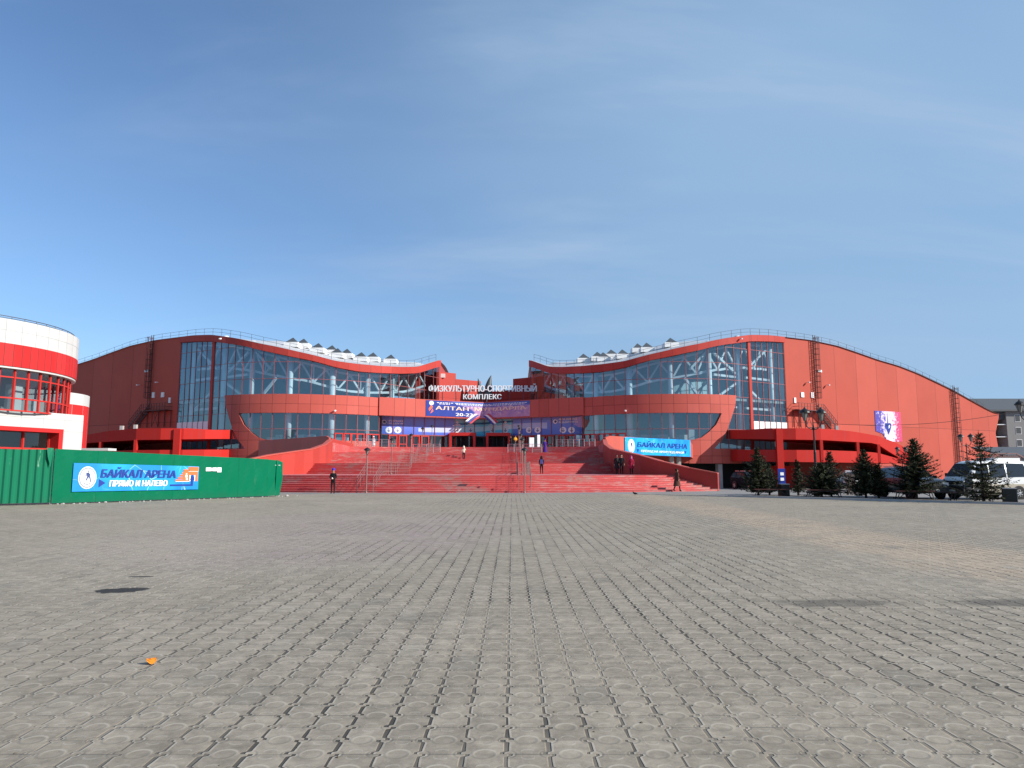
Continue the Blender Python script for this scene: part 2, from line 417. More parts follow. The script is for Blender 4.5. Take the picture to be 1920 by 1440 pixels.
# ------------------------------------------------------------------ main building footprint (right half; s = distance from its axis)
AX = -5.0
pl = [(8.5, 130.0)]
def seg(p, q, st=.5):
    n = max(1, int(math.hypot(q[0] - p[0], q[1] - p[1]) / st))
    return [(p[0] + (q[0] - p[0]) * k / n, p[1] + (q[1] - p[1]) * k / n) for k in range(1, n + 1)]
NC, NR = (31.25, 130.0), 20.0
pt = lambda a: (NC[0] + NR * math.sin(R(a)), NC[1] - NR * math.cos(R(a)))
pl += seg(pl[-1], pt(-66)); pl += [pt(-66 + 1.5 * k) for k in range(1, 65)]
q = (pl[-1][0] + 10 * 1.155 * math.cos(R(30)), pl[-1][1] + 10 * 1.155 * math.sin(R(30))); pl += seg(pl[-1], q)
q2 = (q[0] + 62.5 * math.cos(R(28)), q[1] + 62.5 * math.sin(R(28))); pl += seg(pl[-1], q2)
TL = [0.0]
for a, c in zip(pl, pl[1:]): TL.append(TL[-1] + math.hypot(c[0] - a[0], c[1] - a[1]))
TEND = TL[-1]
import bisect as _b
def S2(t):
    i = min(max(_b.bisect_right(TL, t) - 1, 0), len(pl) - 2)
    f = (t - TL[i]) / (TL[i + 1] - TL[i]); p, c = pl[i], pl[i + 1]
    d = (c[0] - p[0], c[1] - p[1]); L = math.hypot(*d)
    return (p[0] + d[0] * f, p[1] + d[1] * f), (d[1] / L, -d[0] / L)
def fac(side):
    def f(t, z, off=0.0):
        (s, y), (ns, ny) = S2(t)
        return Vector((AX + side * (s + ns * off), y + ny * off, z))
    return f
def RT(u, v):
    d = ray(u, v); r_ = d.x / d.y
    best = None
    for i in range(len(pl) - 1):
        a, c = pl[i], pl[i + 1]
        fa = a[0] + AX - r_ * a[1]; fc = c[0] + AX - r_ * c[1]
        if fa <= 0 <= fc or (i == len(pl) - 2 and fc < 0):
            k = -fa / (fc - fa); t = TL[i] + k * (TL[i + 1] - TL[i]); y = a[1] + (c[1] - a[1]) * k
            return t, EYE + d.z / d.y * y
    a = pl[0]; return 0.0, EYE + d.z / d.y * a[1]
def T(u, v=750): return RT(u, v)[0]
# roof edge measured along the facade: px, top, bottom of the fascia
prof = [(993, 675, 687), (1005, 678, 690), (1033, 688, 700), (1062, 688.5, 701), (1094, 687, 700), (1132, 683.5, 697.5), (1173, 678, 689.5), (1195, 671.5, 682.5), (1217, 665.5, 676.5),
        (1240, 660.5, 672), (1262, 655, 667.5), (1287, 649.5, 662), (1309, 645.5, 657.5), (1330, 640.5, 652), (1348, 636.6, 648), (1363, 634, 646), (1378, 632, 644), (1392, 630, 642), (1404, 628.5, 640.5),
        (1442, 629.5, 641), (1472, 633, 643), (1518, 638.5, 650), (1567, 649, 660), (1603, 661, 672), (1644, 675.5, 687), (1682, 686.5, 698), (1718, 700.5, 712), (1753, 717, 728), (1784, 732, 743), (1818, 751, 762), (1847, 767, 778), (1864, 775, 786)]
pts_t = [RT(u, a) for u, a, c in prof]; pts_b = [RT(u, c) for u, a, c in prof]
def interp(P, t):
    if t <= P[0][0]: return P[0][1]
    for a, c in zip(P, P[1:]):
        if t <= c[0]: return a[1] + (c[1] - a[1]) * (t - a[0]) / max(1e-6, c[0] - a[0])
    return P[-1][1]
def smooth(P): return lambda t: sum(interp(P, t + k * .6) * w for k, w in ((-2, 1), (-1, 2), (0, 3), (1, 2), (2, 1))) / 9
ztop, zbot = smooth(pts_t), smooth(pts_b)
zH = lambda v, u=1200: RT(u, v)[1]
TG = T(1471, 700)          # glass ends here, wall begins
TB0 = T(1094.5, 760)       # left end of the hull band
MUL = [T(u) for u in (993.5, 1005, 1020, 1034, 1047, 1062, 1077, 1094.5, 1113, 1132.5, 1152.5, 1173, 1195, 1217.5, 1240, 1262.5, 1287.5, 1309, 1330, 1348, 1363.5, 1378.5, 1392.5, 1405, 1410, 1421, 1431.5, 1442, 1452.5, 1462)] + [TG]
TRZ = [7.9, 10.4, 13.1, 15.75, 18.4, 21.0]
ZF = 4.65                  # terrace level
wave = lambda us: [RT(u, v) for u, v in us]
comp = empty('sports_complex', (AX, 118, 0), 0, 'large red sports hall with two mirrored wave roofed wings and curved blue glass fronts', 'building')
comp_inv = Matrix.Translation((-AX, -118, 0))
def own(o, root=comp):      # keep world coordinates of a part under a placed root
    o.matrix_parent_inverse = root.matrix_world.inverted() if root.matrix_world != Matrix() else Matrix.Translation(-Vector(root.location)); return o
allparts = []
class Wing: pass
wings = {}
for side in (1, -1):
    f = fac(side)
    P = lambda o: (allparts.append(o), o)[1]
    # --- glazing: one flat pane between every two mullions and transoms, each leaning a hair its own way
    b = MB(); mu = MB()
    for i in range(len(MUL) - 1):
        t0, t1 = MUL[i], MUL[i + 1]
        lo = 11.0 if t1 <= TB0 + .01 else (2.6 if t0 > T(1337) else ZF - .3)
        zs = [lo] + [z for z in TRZ if z > lo + .3] + [99]
        for a, c in zip(zs, zs[1:]):
            e0, e1 = min(c, zbot(t0) + .15), min(c, zbot(t1) + .15)
            if min(e0, e1) <= a + .02 and max(e0, e1) <= a + .05: continue
            e0, e1 = max(e0, a + .01), max(e1, a + .01)
            w = [random.gauss(0, .013) for _ in range(4)]
            qd = [f(t0, a, w[0]), f(t1, a, w[1]), f(t1, e1, w[2]), f(t0, e0, w[3])]
            r_ = random.random(); b.face(qd if side > 0 else qd[::-1], 0, r_ ** .5 if random.random() > .07 else 0.0)
    for i, t in enumerate(MUL):
        lo = 11.0 if t <= TB0 - .01 else (2.6 if t > T(1337) else ZF - .3)
        wd = .075 if i not in (23, 24, 30) else .16
        hi = zbot(t) + .1
        mu.hexa([f(t - wd / 2, lo, -.06), f(t + wd / 2, lo, -.06), f(t + wd / 2, lo, .07), f(t - wd / 2, lo, .07),
                 f(t - wd / 2, hi, -.06), f(t + wd / 2, hi, -.06), f(t + wd / 2, hi, .07), f(t - wd / 2, hi, .07)])
    for i in range(len(MUL) - 1):
        t0, t1 = MUL[i] + .05, MUL[i + 1] - .05
        lo = 11.0 if t1 <= TB0 + .01 else 2.6
        for z in TRZ + ([4.9] if t0 > T(1337) else []):
            if z < lo + .3 or z > min(zbot(t0), zbot(t1)) - .2: continue
            mu.hexa([f(t0, z - .035, -.05), f(t1, z - .035, -.05), f(t1, z - .035, .045), f(t0, z - .035, .045),
                     f(t0, z + .035, -.05), f(t1, z + .035, -.05), f(t1, z + .035, .045), f(t0, z + .035, .045)])
    gl = P(b.build('glazing', 'glass', comp)); m2 = mu.build('window_frame', 'mullion', gl, recalc=True)
    # wide red post between the two tall glass fields, its foot strip of white doors
    b = MB(); t0, t1 = MUL[23] + .02, MUL[24] - .02
    b.hexa([f(t0, 2.6, -.1), f(t1, 2.6, -.1), f(t1, 2.6, .16), f(t0, 2.6, .16), f(t0, zbot(t0), -.1), f(t1, zbot(t1), -.1), f(t1, zbot(t1), .16), f(t0, zbot(t0), .16)])
    P(b.build('facade_post', 'panel', comp, recalc=True))
    b = MB(); zd0, zd1 = zH(806, 1440), zH(791, 1440)
    for i in range(24, 30):
        a, c = MUL[i] + .12, MUL[i + 1] - .12
        b.hexa([f(a, zd0, .02), f(c, zd0, .02), f(c, zd0, .11), f(a, zd0, .11), f(a, zd1, .02), f(c, zd1, .02), f(c, zd1, .11), f(a, zd1, .11)])
    P(b.build('sill_panel', 'white', comp, recalc=True))
    # --- hull: the red ribbon that wraps the windows
    oc = wave([(1378.5, 746), (1375.5, 763), (1370.5, 780), (1362, 805), (1351, 826), (1338, 840.5)])
    ic = wave([(1299, 824.5), (1313.6, 820.7), (1326.6, 811), (1341, 796.5), (1351.5, 776.5)])
    tE = T(1389, 850); zb = zH(869, 1340); zs_ = zH(841.5, 1340); t93 = T(1291, 850)
    zt_, zc_ = zH(740, 1200), zH(775, 1200)
    out = [(TB0, zt_), (oc[0][0], zt_)] + oc[1:] + [(oc[-1][0] + .3, zs_), (tE, zs_), (tE, zb), (t93, zb), (t93, ic[0][1])] + [(t, z) for t, z in ic[:-1]] + [(ic[-1][0], zc_), (TB0, zc_)]
    xc = [(t, True) for t in MUL if TB0 + .3 < t < tE] + [(T(1378.5) + .01, True)]
    xc += [(TB0 + .35 * k + .17, False) for k in range(int((tE - TB0) / .35))]
    yc = [(zH(758, 1200), True), (zH(793, 1340), True), (zH(809, 1340), True), (zH(825.5, 1340), True), (zH(855, 1340), True)]
    P(skin_panel('facade_ribbon', out, f, xc, yc, .12, .16, ('hull', 'seam'), comp, .025))
    # part of the ribbon below the lower windows, behind the terrace wall
    P(skin_panel('apron_wall', [(TB0, 2.6), (t93 - .02, 2.6), (t93 - .02, ic[0][1] - .05), (TB0, ic[0][1] - .05)], f, [(t, True) for t in MUL if TB0 + .3 < t < t93 - .1], [], .1, .14, ('hull', 'seam'), comp))
    # --- fascia under the roof edge
    tt = []; t = 0
    while t < TG: tt.append(t); t += .45
    tt.append(TG)
    fo = [(t, zbot(t)) for t in tt] + [(t, ztop(t)) for t in reversed(tt)]
    P(skin_panel('roof_fascia', fo, f, [(t, True) for t in MUL[1:-1]], [], -.1, .55, ('panel', 'seam'), comp))
    # --- long side wall
    tt = [TG + .01]; t = TG + 1.5
    while t < TEND: tt.append(t); t += 1.5
    tip = (TEND, ztop(TEND))
    wo = [(t, ztop(t)) for t in reversed(tt)] + [(TG + .01, -1.6), (TEND - 1.2, -1.6), (TEND - 1.25, zat(838, 147)), (TEND - 1.75, zat(812, 147)), (TEND - .15, zat(783, 147)), tip]
    vs = [T(u, 740) for u in (1566.7, 1606.8, 1644.5, 1682, 1718, 1753, 1786, 1818, 1848)]
    P(skin_panel('side_wall', wo, f, [(t, True) for t in vs], [(zH(645, 1567) if False else 9.5, True)], -.25, .37, ('wallred', 'seam'), comp, .035))
    # end wall + back closing walls
    b = MB(); p0 = f(TEND - 1.3, 0, -.3); p1 = p0 + Vector((0, 46, 0))
    b.hexa([p0 + Vector((0, 0, -1.6)), p0 + Vector((-.3 * side, 0, -1.6)), p1 + Vector((-.3 * side, 0, -1.6)), p1 + Vector((0, 0, -1.6)),
            p0 + Vector((0, 0, 12.2)), p0 + Vector((-.3 * side, 0, 12.2)), p1 + Vector((-.3 * side, 0, 12.2)), p1 + Vector((0, 0, 12.2))])
    P(b.build('end_wall', 'wallred', comp, recalc=True))
    b = MB(); q0 = (AX + side * 8.9, 130.6); 
    b.hexa([(q0[0] + dx_, q0[1] + dy_, z_) for z_ in (4, ztop(0) - .05) for dx_, dy_ in ((-.15, 0), (.15, 0), (.15, 40), (-.15, 40))])
    P(b.build('inner_side_wall', 'panel', comp, recalc=True))
    # --- roof sheet rising behind the edge
    b = MB(); rows = []; ds = (-.45, 0, 3, 7, 11, 15, 20, 30, 60)
    tt = [k * .8 for k in range(int(TEND / .8) + 1)] + [TEND]
    def roofz(t, d):
        (s, y), _ = S2(t)
        k = 1 - sst((s - 20) / 26)
        sl = (.205 + .02 * k if s < 60 else .215 - .1 * sst((s - 60) / 20)) * (.25 + .75 * sst((s - 8.5) / 5))
        sl = sl - .115 * sst((s - 34) / 8) 
        return ztop(t) + .05 + (sl * d if d < 13 else sl * 13 - (d - 13) * .05)
    for d in ds:
        rows.append([])
        for t in tt:
            (s, y), (ns, ny) = S2(t); dd = max(d, 0); o = .4 if d < 0 else (.1 if d == 0 else 0)
            rows[-1].append((AX + side * (s + ns * o), y + ny * o + dd, ztop(t) + .02 if d < 0 else roofz(t, dd)))
    n = len(tt); b.v = [p for r_ in rows for p in r_]
    for j in range(len(rows) - 1):
        for i in range(n - 1):
            k = j * n + i; b.f.append((k, k + 1, k + 1 + n, k + n) if side > 0 else (k + n, k + 1 + n, k + 1, k)); b.m.append(0); b.tint.append(.5)
    rf = P(b.build('roof', 'roof', comp))
    # roof rail along the edge
    b = MB(); tr = [.3 + 2.2 * k for k in range(int((TEND - .5) / 2.2))]
    tp = [f(t, roofz(t, 0), -.5) for t in tr]
    for p in tp: b.tube([p, p + Vector((0, 0, 1.15))], .03, 4)
    for h in (.6, 1.15):
        for a, c in zip(tp, tp[1:]): b.tube([a + Vector((0, 0, h)), c + Vector((0, 0, h))], .022, 4, cap=False)
    b.build('roof_railing', 'rail', rf)
    # little corner rails on the raised inner tip
    # --- skylights
    if side > 0: sk = [(1094, 10), (1120, 11), (1131, 7.5), (1146, 12), (1167, 7), (1196, 11), (1213, 7.5), (1258, 6)]
    else: sk = [(1081, 9.5), (1113, 10.5), (1132, 7.5), (1160, 10.5), (1175, 7), (1187, 9.5), (1210.5, 7), (1240, 9.5), (1258, 6.5)]
    for u, d in sk:
        d = d * .8
        lo_, hi_ = 0.0, TEND
        for _ in range(30):      # t whose point d metres behind the edge is seen at px u
            mid = (lo_ + hi_) / 2; (s, y), _n = S2(mid); uu = 960 + F * (AX + s) / (y + d) / 1.01
            if uu < u: lo_ = mid
            else: hi_ = mid
        (s, y), _n = S2(lo_); z = roofz(lo_, d) - .25; w = 1.05 + .12 * random.random()
        c0 = Vector((AX + side * s, y + d, z)); b = MB(); b.box((c0.x, c0.y, z + .4), (2 * w, 2 * w, .8), m=0)
        sl = b.build('skylight', 'white', rf)
        b = MB(); w2 = w * .86; bz = z + .803
        pb = [(c0.x - w2, c0.y - w2, bz), (c0.x + w2, c0.y - w2, bz), (c0.x + w2, c0.y + w2, bz), (c0.x - w2, c0.y + w2, bz), (c0.x, c0.y, bz + .95)]
        b.mesh(pb, [(0, 1, 4), (1, 2, 4), (2, 3, 4), (3, 0, 4), (3, 2, 1, 0)], m=1)
        b.v += []; q = b.build('skylight_cap', ['white', 'pyr'], rf)
    # --- inside: columns, truss, floors, back wall
    for u in (1062, 1107, 1176, 1261, 1341, 1400, 1461):
        b = MB(); t = T(u); p = f(t, 0, -1.5); b.tube([(p.x, p.y, ZF - 2), (p.x, p.y, ztop(t) + .2)], .42 if u != 1176 else .5, 12)
        P(b.build('hall_column', 'steelwhite', comp, smooth=True))
    b = MB(); cols_t = [T(u) for u in (1005, 1062, 1107, 1176, 1261, 1341, 1400, 1461)]
    def chord(t, k): return f(t, zbot(t) - k, -1.9)
    tk = [T(1005) + (T(1465) - T(1005)) * k / 24 for k in range(25)]
    for k in range(24):
        dep = 3.1 if k < 12 else 3.1 + (k - 12) * .12
        b.beam(chord(tk[k], .35), chord(tk[k + 1], .35), .3); b.beam(chord(tk[k], dep), chord(tk[k + 1], dep), .36)
        a, c = (tk[k], tk[k + 1]) if k % 2 else (tk[k + 1], tk[k])
        b.beam(chord(a, .45), chord(c, dep), .28)
        if k % 4 == 0: b.beam(chord(tk[k], .3), chord(tk[k], dep), .14)
    # long wind braces of the tall bay
    za = 13.3
    for ua, va, ub, vb in ((1289, 706, 1320, 741), (1347, 657, 1398, 703), (1395, 716, 1352, 745), (1413, 690, 1452, 652), (1420, 730, 1462, 772), (1300, 690, 1335, 655), (1349, 700, 1400, 706), (1380, 760, 1402, 763), (1412, 706, 1462, 712), (1412, 764, 1462, 768)):
        (t1, z1), (t2, z2) = RT(ua, va), RT(ub, vb); b.beam(f(t1, z1, -1.6), f(t2, z2, -1.6), .36)
    P(b.build('hall_truss', 'steelwhite', comp))
    b = MB(); tt = [T(1010) + (TG - T(1010)) * k / 30 for k in range(31)]
    for (z0, z1, o0, o1, ta) in ((12.5, 13.0, -.25, -9, 0), (ZF - .5, ZF - .05, -.25, -9, TB0)):
        ts = [t for t in tt if t >= ta]
        for a, c in zip(ts, ts[1:]):
            b.hexa([f(a, z0, o0), f(c, z0, o0), f(c, z0, o1), f(a, z0, o1), f(a, z1, o0), f(c, z1, o0), f(c, z1, o1), f(a, z1, o1)])
    P(b.build('hall_floor', 'intfloor', comp, recalc=True))
    b = MB(); ts = tt
    for a, c in zip(ts, ts[1:]):
        b.face([f(a, 2, -9), f(c, 2, -9), f(c, ztop(c) + .3, -9), f(a, ztop(a) + .3, -9)])
    b.face([f(TG + .2, 2, -.3), f(TG + .2, 2, -9.2), f(TG + .2, ztop(TG) - .2, -9.2), f(TG + .2, ztop(TG) - .2, -.3)])
    P(b.build('hall_wall', 'intwall', comp))
    b = MB()        # things standing in the hall: counters, doors, pale screens behind the lower windows
    rr = random.Random(5 + side)
    for k in range(16):
        t = TB0 + 1 + (T(1330) - TB0 - 2) * k / 15; z0 = ZF; p = f(t, z0, -4 - 3 * rr.random()); hgt = rr.choice((1.1, 2.2, 2.6, 3.4))
        b.box((p.x, p.y, z0 + hgt / 2), (rr.uniform(.8, 2.6), .4, hgt), rr.uniform(-.5, .5))
    P(b.build('hall_counter', 'steelwhite', comp))
    # --- dark undercroft below the ribbon
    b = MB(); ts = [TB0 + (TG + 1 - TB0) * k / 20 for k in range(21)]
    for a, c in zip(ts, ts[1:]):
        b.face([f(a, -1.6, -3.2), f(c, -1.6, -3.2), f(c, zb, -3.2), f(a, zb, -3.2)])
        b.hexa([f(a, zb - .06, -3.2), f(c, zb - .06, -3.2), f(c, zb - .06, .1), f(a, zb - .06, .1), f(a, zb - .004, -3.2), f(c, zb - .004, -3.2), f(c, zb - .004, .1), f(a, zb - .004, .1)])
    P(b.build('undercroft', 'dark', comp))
    for u in (1270, 1352):
        p = f(T(u, 870), 0, -.6); b = MB(); b.box((p.x, p.y, (zb - 1.6) / 2 - .03), (.75, .75, zb + 1.5), R(20) * side)
        P(b.build('pillar', 'concrete', comp))
    # --- ladders in their hoops
    def ladder(t, z0, z1):
        b = MB(); w = .28
        for k in (-w, w): b.beam(f(t + k, z0, .35), f(t + k, z1 + 1.0, .35), .07)
        z = z0 + .2
        while z < z1: b.beam(f(t - w, z, .35), f(t + w, z, .35), .045); z += .38
        z = z0 + 2.2
        while z < z1 + .6:
            ring = [f(t + .45 * math.sin(a), z, .4 + .42 - .42 * math.cos(a)) for a in [R(-180 + 22.5 * q) for q in range(17)]]
            for a, c in zip(ring, ring[1:]): b.beam(a, c, .05)
            z += .95
        for a in (40, 90, 150, 210, 270, 320):
            o1 = (.45 * math.sin(R(a)), .82 - .42 * math.cos(R(a)))
            b.beam(f(t + o1[0], z0 + 2.2, o1[1]), f(t + o1[0], z1 + .6, o1[1]), .05)
        z = z0 + .4
        while z < z1: b.beam(f(t - w, z, .1), f(t - w, z, .35), .05); b.beam(f(t + w, z, .1), f(t + w, z, .35), .05); z += 2.4
        return P(b.build('ladder', 'brown', comp))
    t1 = T(1526, 700); ladder(t1, zH(771, 1527), ztop(t1))
    t2 = T(1788, 780); ladder(t2, -.9, ztop(t2))
    # --- fire escape landing with stair on the ramp roof
    ta, tb, tcc = T(1484, 770), T(1531, 770), T(1556, 790); zp = zH(770, 1505); zr = zH(802, 1520)
    b = MB()
    b.hexa([f(ta, zp - .12, .15), f(tb, zp - .12, .15), f(tb, zp - .12, 1.6), f(ta, zp - .12, 1.6), f(ta, zp, .15), f(tb, zp, .15), f(tb, zp, 1.6), f(ta, zp, 1.6)])
    n = 12
    for k in range(n):
        t = tb + (tcc - tb) * (k + .5) / n; z = zp + (zr - zp) * (k + 1) / n
        b.hexa([f(t - .17, z - .04, .2), f(t + .17, z - .04, .2), f(t + .17, z - .04, 1.5), f(t - .17, z - .04, 1.5), f(t - .17, z, .2), f(t + .17, z, .2), f(t + .17, z, 1.5), f(t - .17, z, 1.5)])
    for o in (.2, 1.5):
        b.beam(f(tb, zp, o), f(tcc, zr, o), .08, .28)
        b.beam(f(tb, zp + 1.1, o), f(tcc, zr + 1.1, o), .06); b.beam(f(tb, zp + .55, o), f(tcc, zr + .55, o), .045)
        for k in range(8):
            t = tb + (tcc - tb) * k / 7; z = zp + (zr - zp) * k / 7; b.beam(f(t, z, o), f(t, z + 1.1, o), .05)
    for h in (.55, 1.1): b.beam(f(ta, zp + h, 1.55), f(tb, zp + h, 1.55), .055); b.beam(f(ta, zp + h, .2), f(ta, zp + h, 1.55), .055)
    k = ta
    while k < tb: b.beam(f(k, zp, 1.55), f(k, zp + 1.1, 1.55), .05); k += .7
    for t in (ta + .05, ta + 1.6, ta + 3.2, tb):
        for o in (.3, 1.5): b.beam(f(t, zr, o), f(t, zp - .1, o), .09)
    b.beam(f(ta + 1.6, zr, 1.5), f(ta + 3.2, zp, 1.5), .06); b.beam(f(ta + 3.2, zr, 1.5), f(ta + 1.6, zp, 1.5), .06)
    P(b.build('fire_escape', 'brown', comp))
    # --- small fittings on the wall: lamps, plates, a door and cameras
    for u, v, w, h in ((1502.5, 740.5, .7, .85), (1521, 741, .6, .95), (1488.5, 751, .45, .95), (1535, 696, .95, .38)):
        t, z = RT(u, v); b = MB(); b.hexa([f(t - w / 2, z - h / 2, .13), f(t + w / 2, z - h / 2, .13), f(t + w / 2, z - h / 2, .3), f(t - w / 2, z - h / 2, .3), f(t - w / 2, z + h / 2, .13), f(t + w / 2, z + h / 2, .13), f(t + w / 2, z + h / 2, .3), f(t - w / 2, z + h / 2, .3)])
        P(b.build('wall_plate', 'white', comp, recalc=True))
    for u, v in ((1383, 636), (1173, 770), (1511, 717), (1548, 722)):
        t, z = RT(u, v); b = MB(); p = f(t, z, .62 if v < 640 else .45); q_ = f(t, z, .1)
        b.beam(q_, p, .06); b.beam(p, p + Vector((.1 * side, -.5, -.1)), .2)
        P(b.build('camera_head', 'white', comp))
    wings[side] = f
# ------------------------------------------------------------------ centre: folded fascia, entrance front, rear walls
(sE, yE), _n = S2(TB0); VD = 9.3
def fV(sx, z, off=0.0):
    return Vector((AX + sx, yE - .25 + (1 - abs(sx) / sE) * VD - off, z))
def VS(u, v, off=0.0):
    d = ray(u, v); r_ = d.x / d.y; lo, hi = -sE, sE
    for _ in range(40):
        mid = (lo + hi) / 2; p = fV(mid, 0, off)
        if p.x / p.y < r_: lo = mid
        else: hi = mid
    p = fV(lo, 0, off); return lo, EYE + d.z / d.y * p.y
zf0, zf1 = zat(779, yE), zat(745, yE)
for sg in (-1, 1):
    o = [(.01 * sg, zf0), (sE * sg - .1 * sg, zf0), (sE * sg - .1 * sg, zf1), (.01 * sg, zf1)]
    cuts = [(sg * (1.45 + 1.62 * k), True) for k in range(9)]
    skin_panel('entrance_fascia', o, fV, cuts, [], 0, .45, ('hull', 'seam'), comp, .025)
    b = MB(); b.face([fV(0, zf0 + .05, 0), fV(sg * sE, zf0 + .05, 0), fV(sg * sE, zf0 + .05, -2.6), fV(0, zf0 + .05, -2.6)])
    b.face([fV(0, zf1 - .03, .1), fV(sg * sE, zf1 - .03, .1), fV(sg * sE, zf1 - .03, -9), fV(0, zf1 - .03, -9)])
    b.build('entrance_soffit', 'concrete', comp)
OFE = -2.3; zd = zat(814, 118.5)
def film():
    m = MT('printed window film'); X, Y, Z = m.xyz(m.coord('World'))
    P = m.coord('World')
    h = (Z - zd) / (zf0 - zd)
    s = X - AX
    w1 = (s * .16 + 1.0).m('SINE') * .1 + .58 + s * .01; w2 = (s * .21 + .2).m('SINE') * .12 + .3
    body = m.mix(h, (.07, .13, .55), (.2, .28, .75))
    body = m.mix((h - w2).step(-.03, .03) * (1 - (h - w1).step(-.03, .03)) * s.abs().lt(11) * .75, body, (.6, .68, .88))
    teal = m.mix(h, (.05, .55, .85), (.34, .9, .96))
    teal = m.mix((h - w2).step(-.02, .02) * (1 - (h - w1 + .05).step(-.02, .02)) * .85, teal, (.75, .93, .95))
    teal = m.mix((h - w1 - .08).step(-.02, .02) * (1 - (h - w1 - .2).step(-.02, .02)), teal, (.02, .17, .33))
    return m.out(m.mix(s.abs().lt(5.15), body, teal), .25, 0, .5)
M['film'] = film()
b = MB(); n = 20
for sg in (-1, 1):
    for k in range(n // 2):
        a, c = sg * sE * k / (n // 2), sg * sE * (k + 1) / (n // 2)
        q = [fV(a, zd, OFE), fV(c, zd, OFE), fV(c, zf0 + .4, OFE), fV(a, zf0 + .4, OFE)]; b.face(q if sg > 0 else q[::-1])
fl = b.build('window_film', 'film', comp)
b = MB()
for k in range(-10, 11):
    a = sE * k / 10.05; p, q = fV(a, ZF, OFE + .05), fV(a, zf0, OFE + .05); b.beam(p, q, .09, .12)
for sg in (-1, 1):
    for z in (zd, zd - .06): b.beam(fV(.05 * sg, z, OFE + .06), fV(sg * sE, z, OFE + .06), .1, .1)
b.build('entrance_frame', 'mullion', comp)
b = MB()
for sg in (-1, 1):
    for k in range(10):
        a, c = sg * sE * k / 10, sg * sE * (k + 1) / 10
        q = [fV(a, ZF, OFE), fV(c, ZF, OFE), fV(c, zd, OFE), fV(a, zd, OFE)]; b.face(q if sg > 0 else q[::-1], 0, random.random())
b.build('entrance_glazing', 'glassclear', comp)
b = MB()   # lobby behind the doors
b.face([fV(-sE, ZF, -9), fV(0, ZF, -9), fV(0, zf1, -9), fV(-sE, zf1, -9)]); b.face([fV(0, ZF, -9), fV(sE, ZF, -9), fV(sE, zf1, -9), fV(0, zf1, -9)])
b.build('lobby_wall', 'intwall', comp)
M['arrow'] = plain('dark blue print', (.03, .06, .2), .5)
M['print'] = plain('white print', (.82, .84, .86), .5, var=.04)
def disc(b, c, r, fm, off, m=0, n=20):
    b.face([fm(c[0] + r * math.cos(2 * math.pi * k / n), c[1] + r * math.sin(2 * math.pi * k / n), off) for k in range(n)], m)
ffilm = lambda x, y, k=0.0: fV(x, y, OFE + k)
for u in (729.5, 746, 857.7, 882.5, 923.5, 947.8, 992, 1008, 1055.7, 1071.5):
    s, z = VS(u, 806.8, OFE); b = MB(); disc(b, (s, z + .04), .54, ffilm, .02)
    a = .025
    b.face([ffilm(s - .05, z + .36, .03), ffilm(s + .05, z + .36, .03), ffilm(s + .05, z - .1, .03), ffilm(s - .05, z - .1, .03)][::-1], 1)
    b.face([ffilm(s - .26, z - .02, .03), ffilm(s, z - .3, .03), ffilm(s + .26, z - .02, .03), ffilm(s + .19, z + .05, .03), ffilm(s, z - .15, .03), ffilm(s - .19, z + .05, .03)], 1)
    b.build('arrow_disc', ['print', 'arrow'], fl)
def film_text(body, u0, u1, v0, v1):
    s0, z0 = VS(u0, v1, OFE); s1, z1 = VS(u1, v0, OFE); s2, z2 = VS(u0, v0, OFE)
    V, Fs = text_mesh(body, s1 - s0, z2 - z0, fat=.08); put('film_lettering', V, Fs, lambda x, y, k=0: ffilm(s0 + x, z0 + y, .03 + k), 'print', fl)
film_text('VIP ENTRANCE', 726.5, 756.5, 787, 790.5); film_text('ВХОД ДЛЯ VIP', 726.5, 756, 792, 795.5)
film_text('MEDIA ENTRANCE', 1048, 1082.5, 784.5, 788.5); film_text('ВХОД ДЛЯ ПРЕССЫ', 1048, 1083.5, 790, 794)
for u, v in ((720.5, 791), (1041, 790.5)):
    s, z = VS(u, v, OFE); b = MB(); disc(b, (s, z), .38, ffilm, .02); disc(b, (s + .05, z), .2, ffilm, .03, 1); b.build('film_emblem', ['print', 'arrow'], fl)
for u in (857.7, 882.5, 923.5, 947.8):
    s, z = VS(u, 790, OFE); b = MB(); disc(b, (s, z - .2), .22, ffilm, .02)
    for k, w in ((.55, .5), (.78, .8)): b.face([ffilm(s - w, z - k - .08, .02), ffilm(s + w, z - k - .08, .02), ffilm(s + w, z - k + .06, .02), ffilm(s - w, z - k + .06, .02)])
    b.build('film_emblem', 'print', fl)
# doors
def door_at(fm, s, z0, h, w, parent):
    b = MB(); y = .1
    def bar(x0, x1, a, c): b.hexa([fm(x0, a, .0), fm(x1, a, .0), fm(x1, a, y), fm(x0, a, y), fm(x0, c, .0), fm(x1, c, .0), fm(x1, c, y), fm(x0, c, y)])
    bar(s - w / 2, s - w / 2 + .16, z0, z0 + h); bar(s + w / 2 - .16, s + w / 2, z0, z0 + h); bar(s - w / 2 + .161, s + w / 2 - .161, z0, z0 + .3); bar(s - w / 2 + .161, s + w / 2 - .161, z0 + h - .16, z0 + h)
    bar(s - w / 2 + .161, s + w / 2 - .161, z0 + h * .42, z0 + h * .42 + .14)
    d = b.build('door', 'trimred', parent, recalc=True)
    hb = MB(); hb.beam(fm(s + w * .28, z0 + 1.0, .16), fm(s + w * .28, z0 + 1.5, .16), .05); hb.build('door_handle', 'inox', d)
fd = lambda x, z, k=0.0: fV(x, z, OFE + .12 + k)
for s in (-14.9, -13.4, -11.4, -9.9, 6.6, 8.1, 10.0, 11.5, 13.4, 14.9): door_at(fd, s, ZF, 2.72, 1.3, comp)
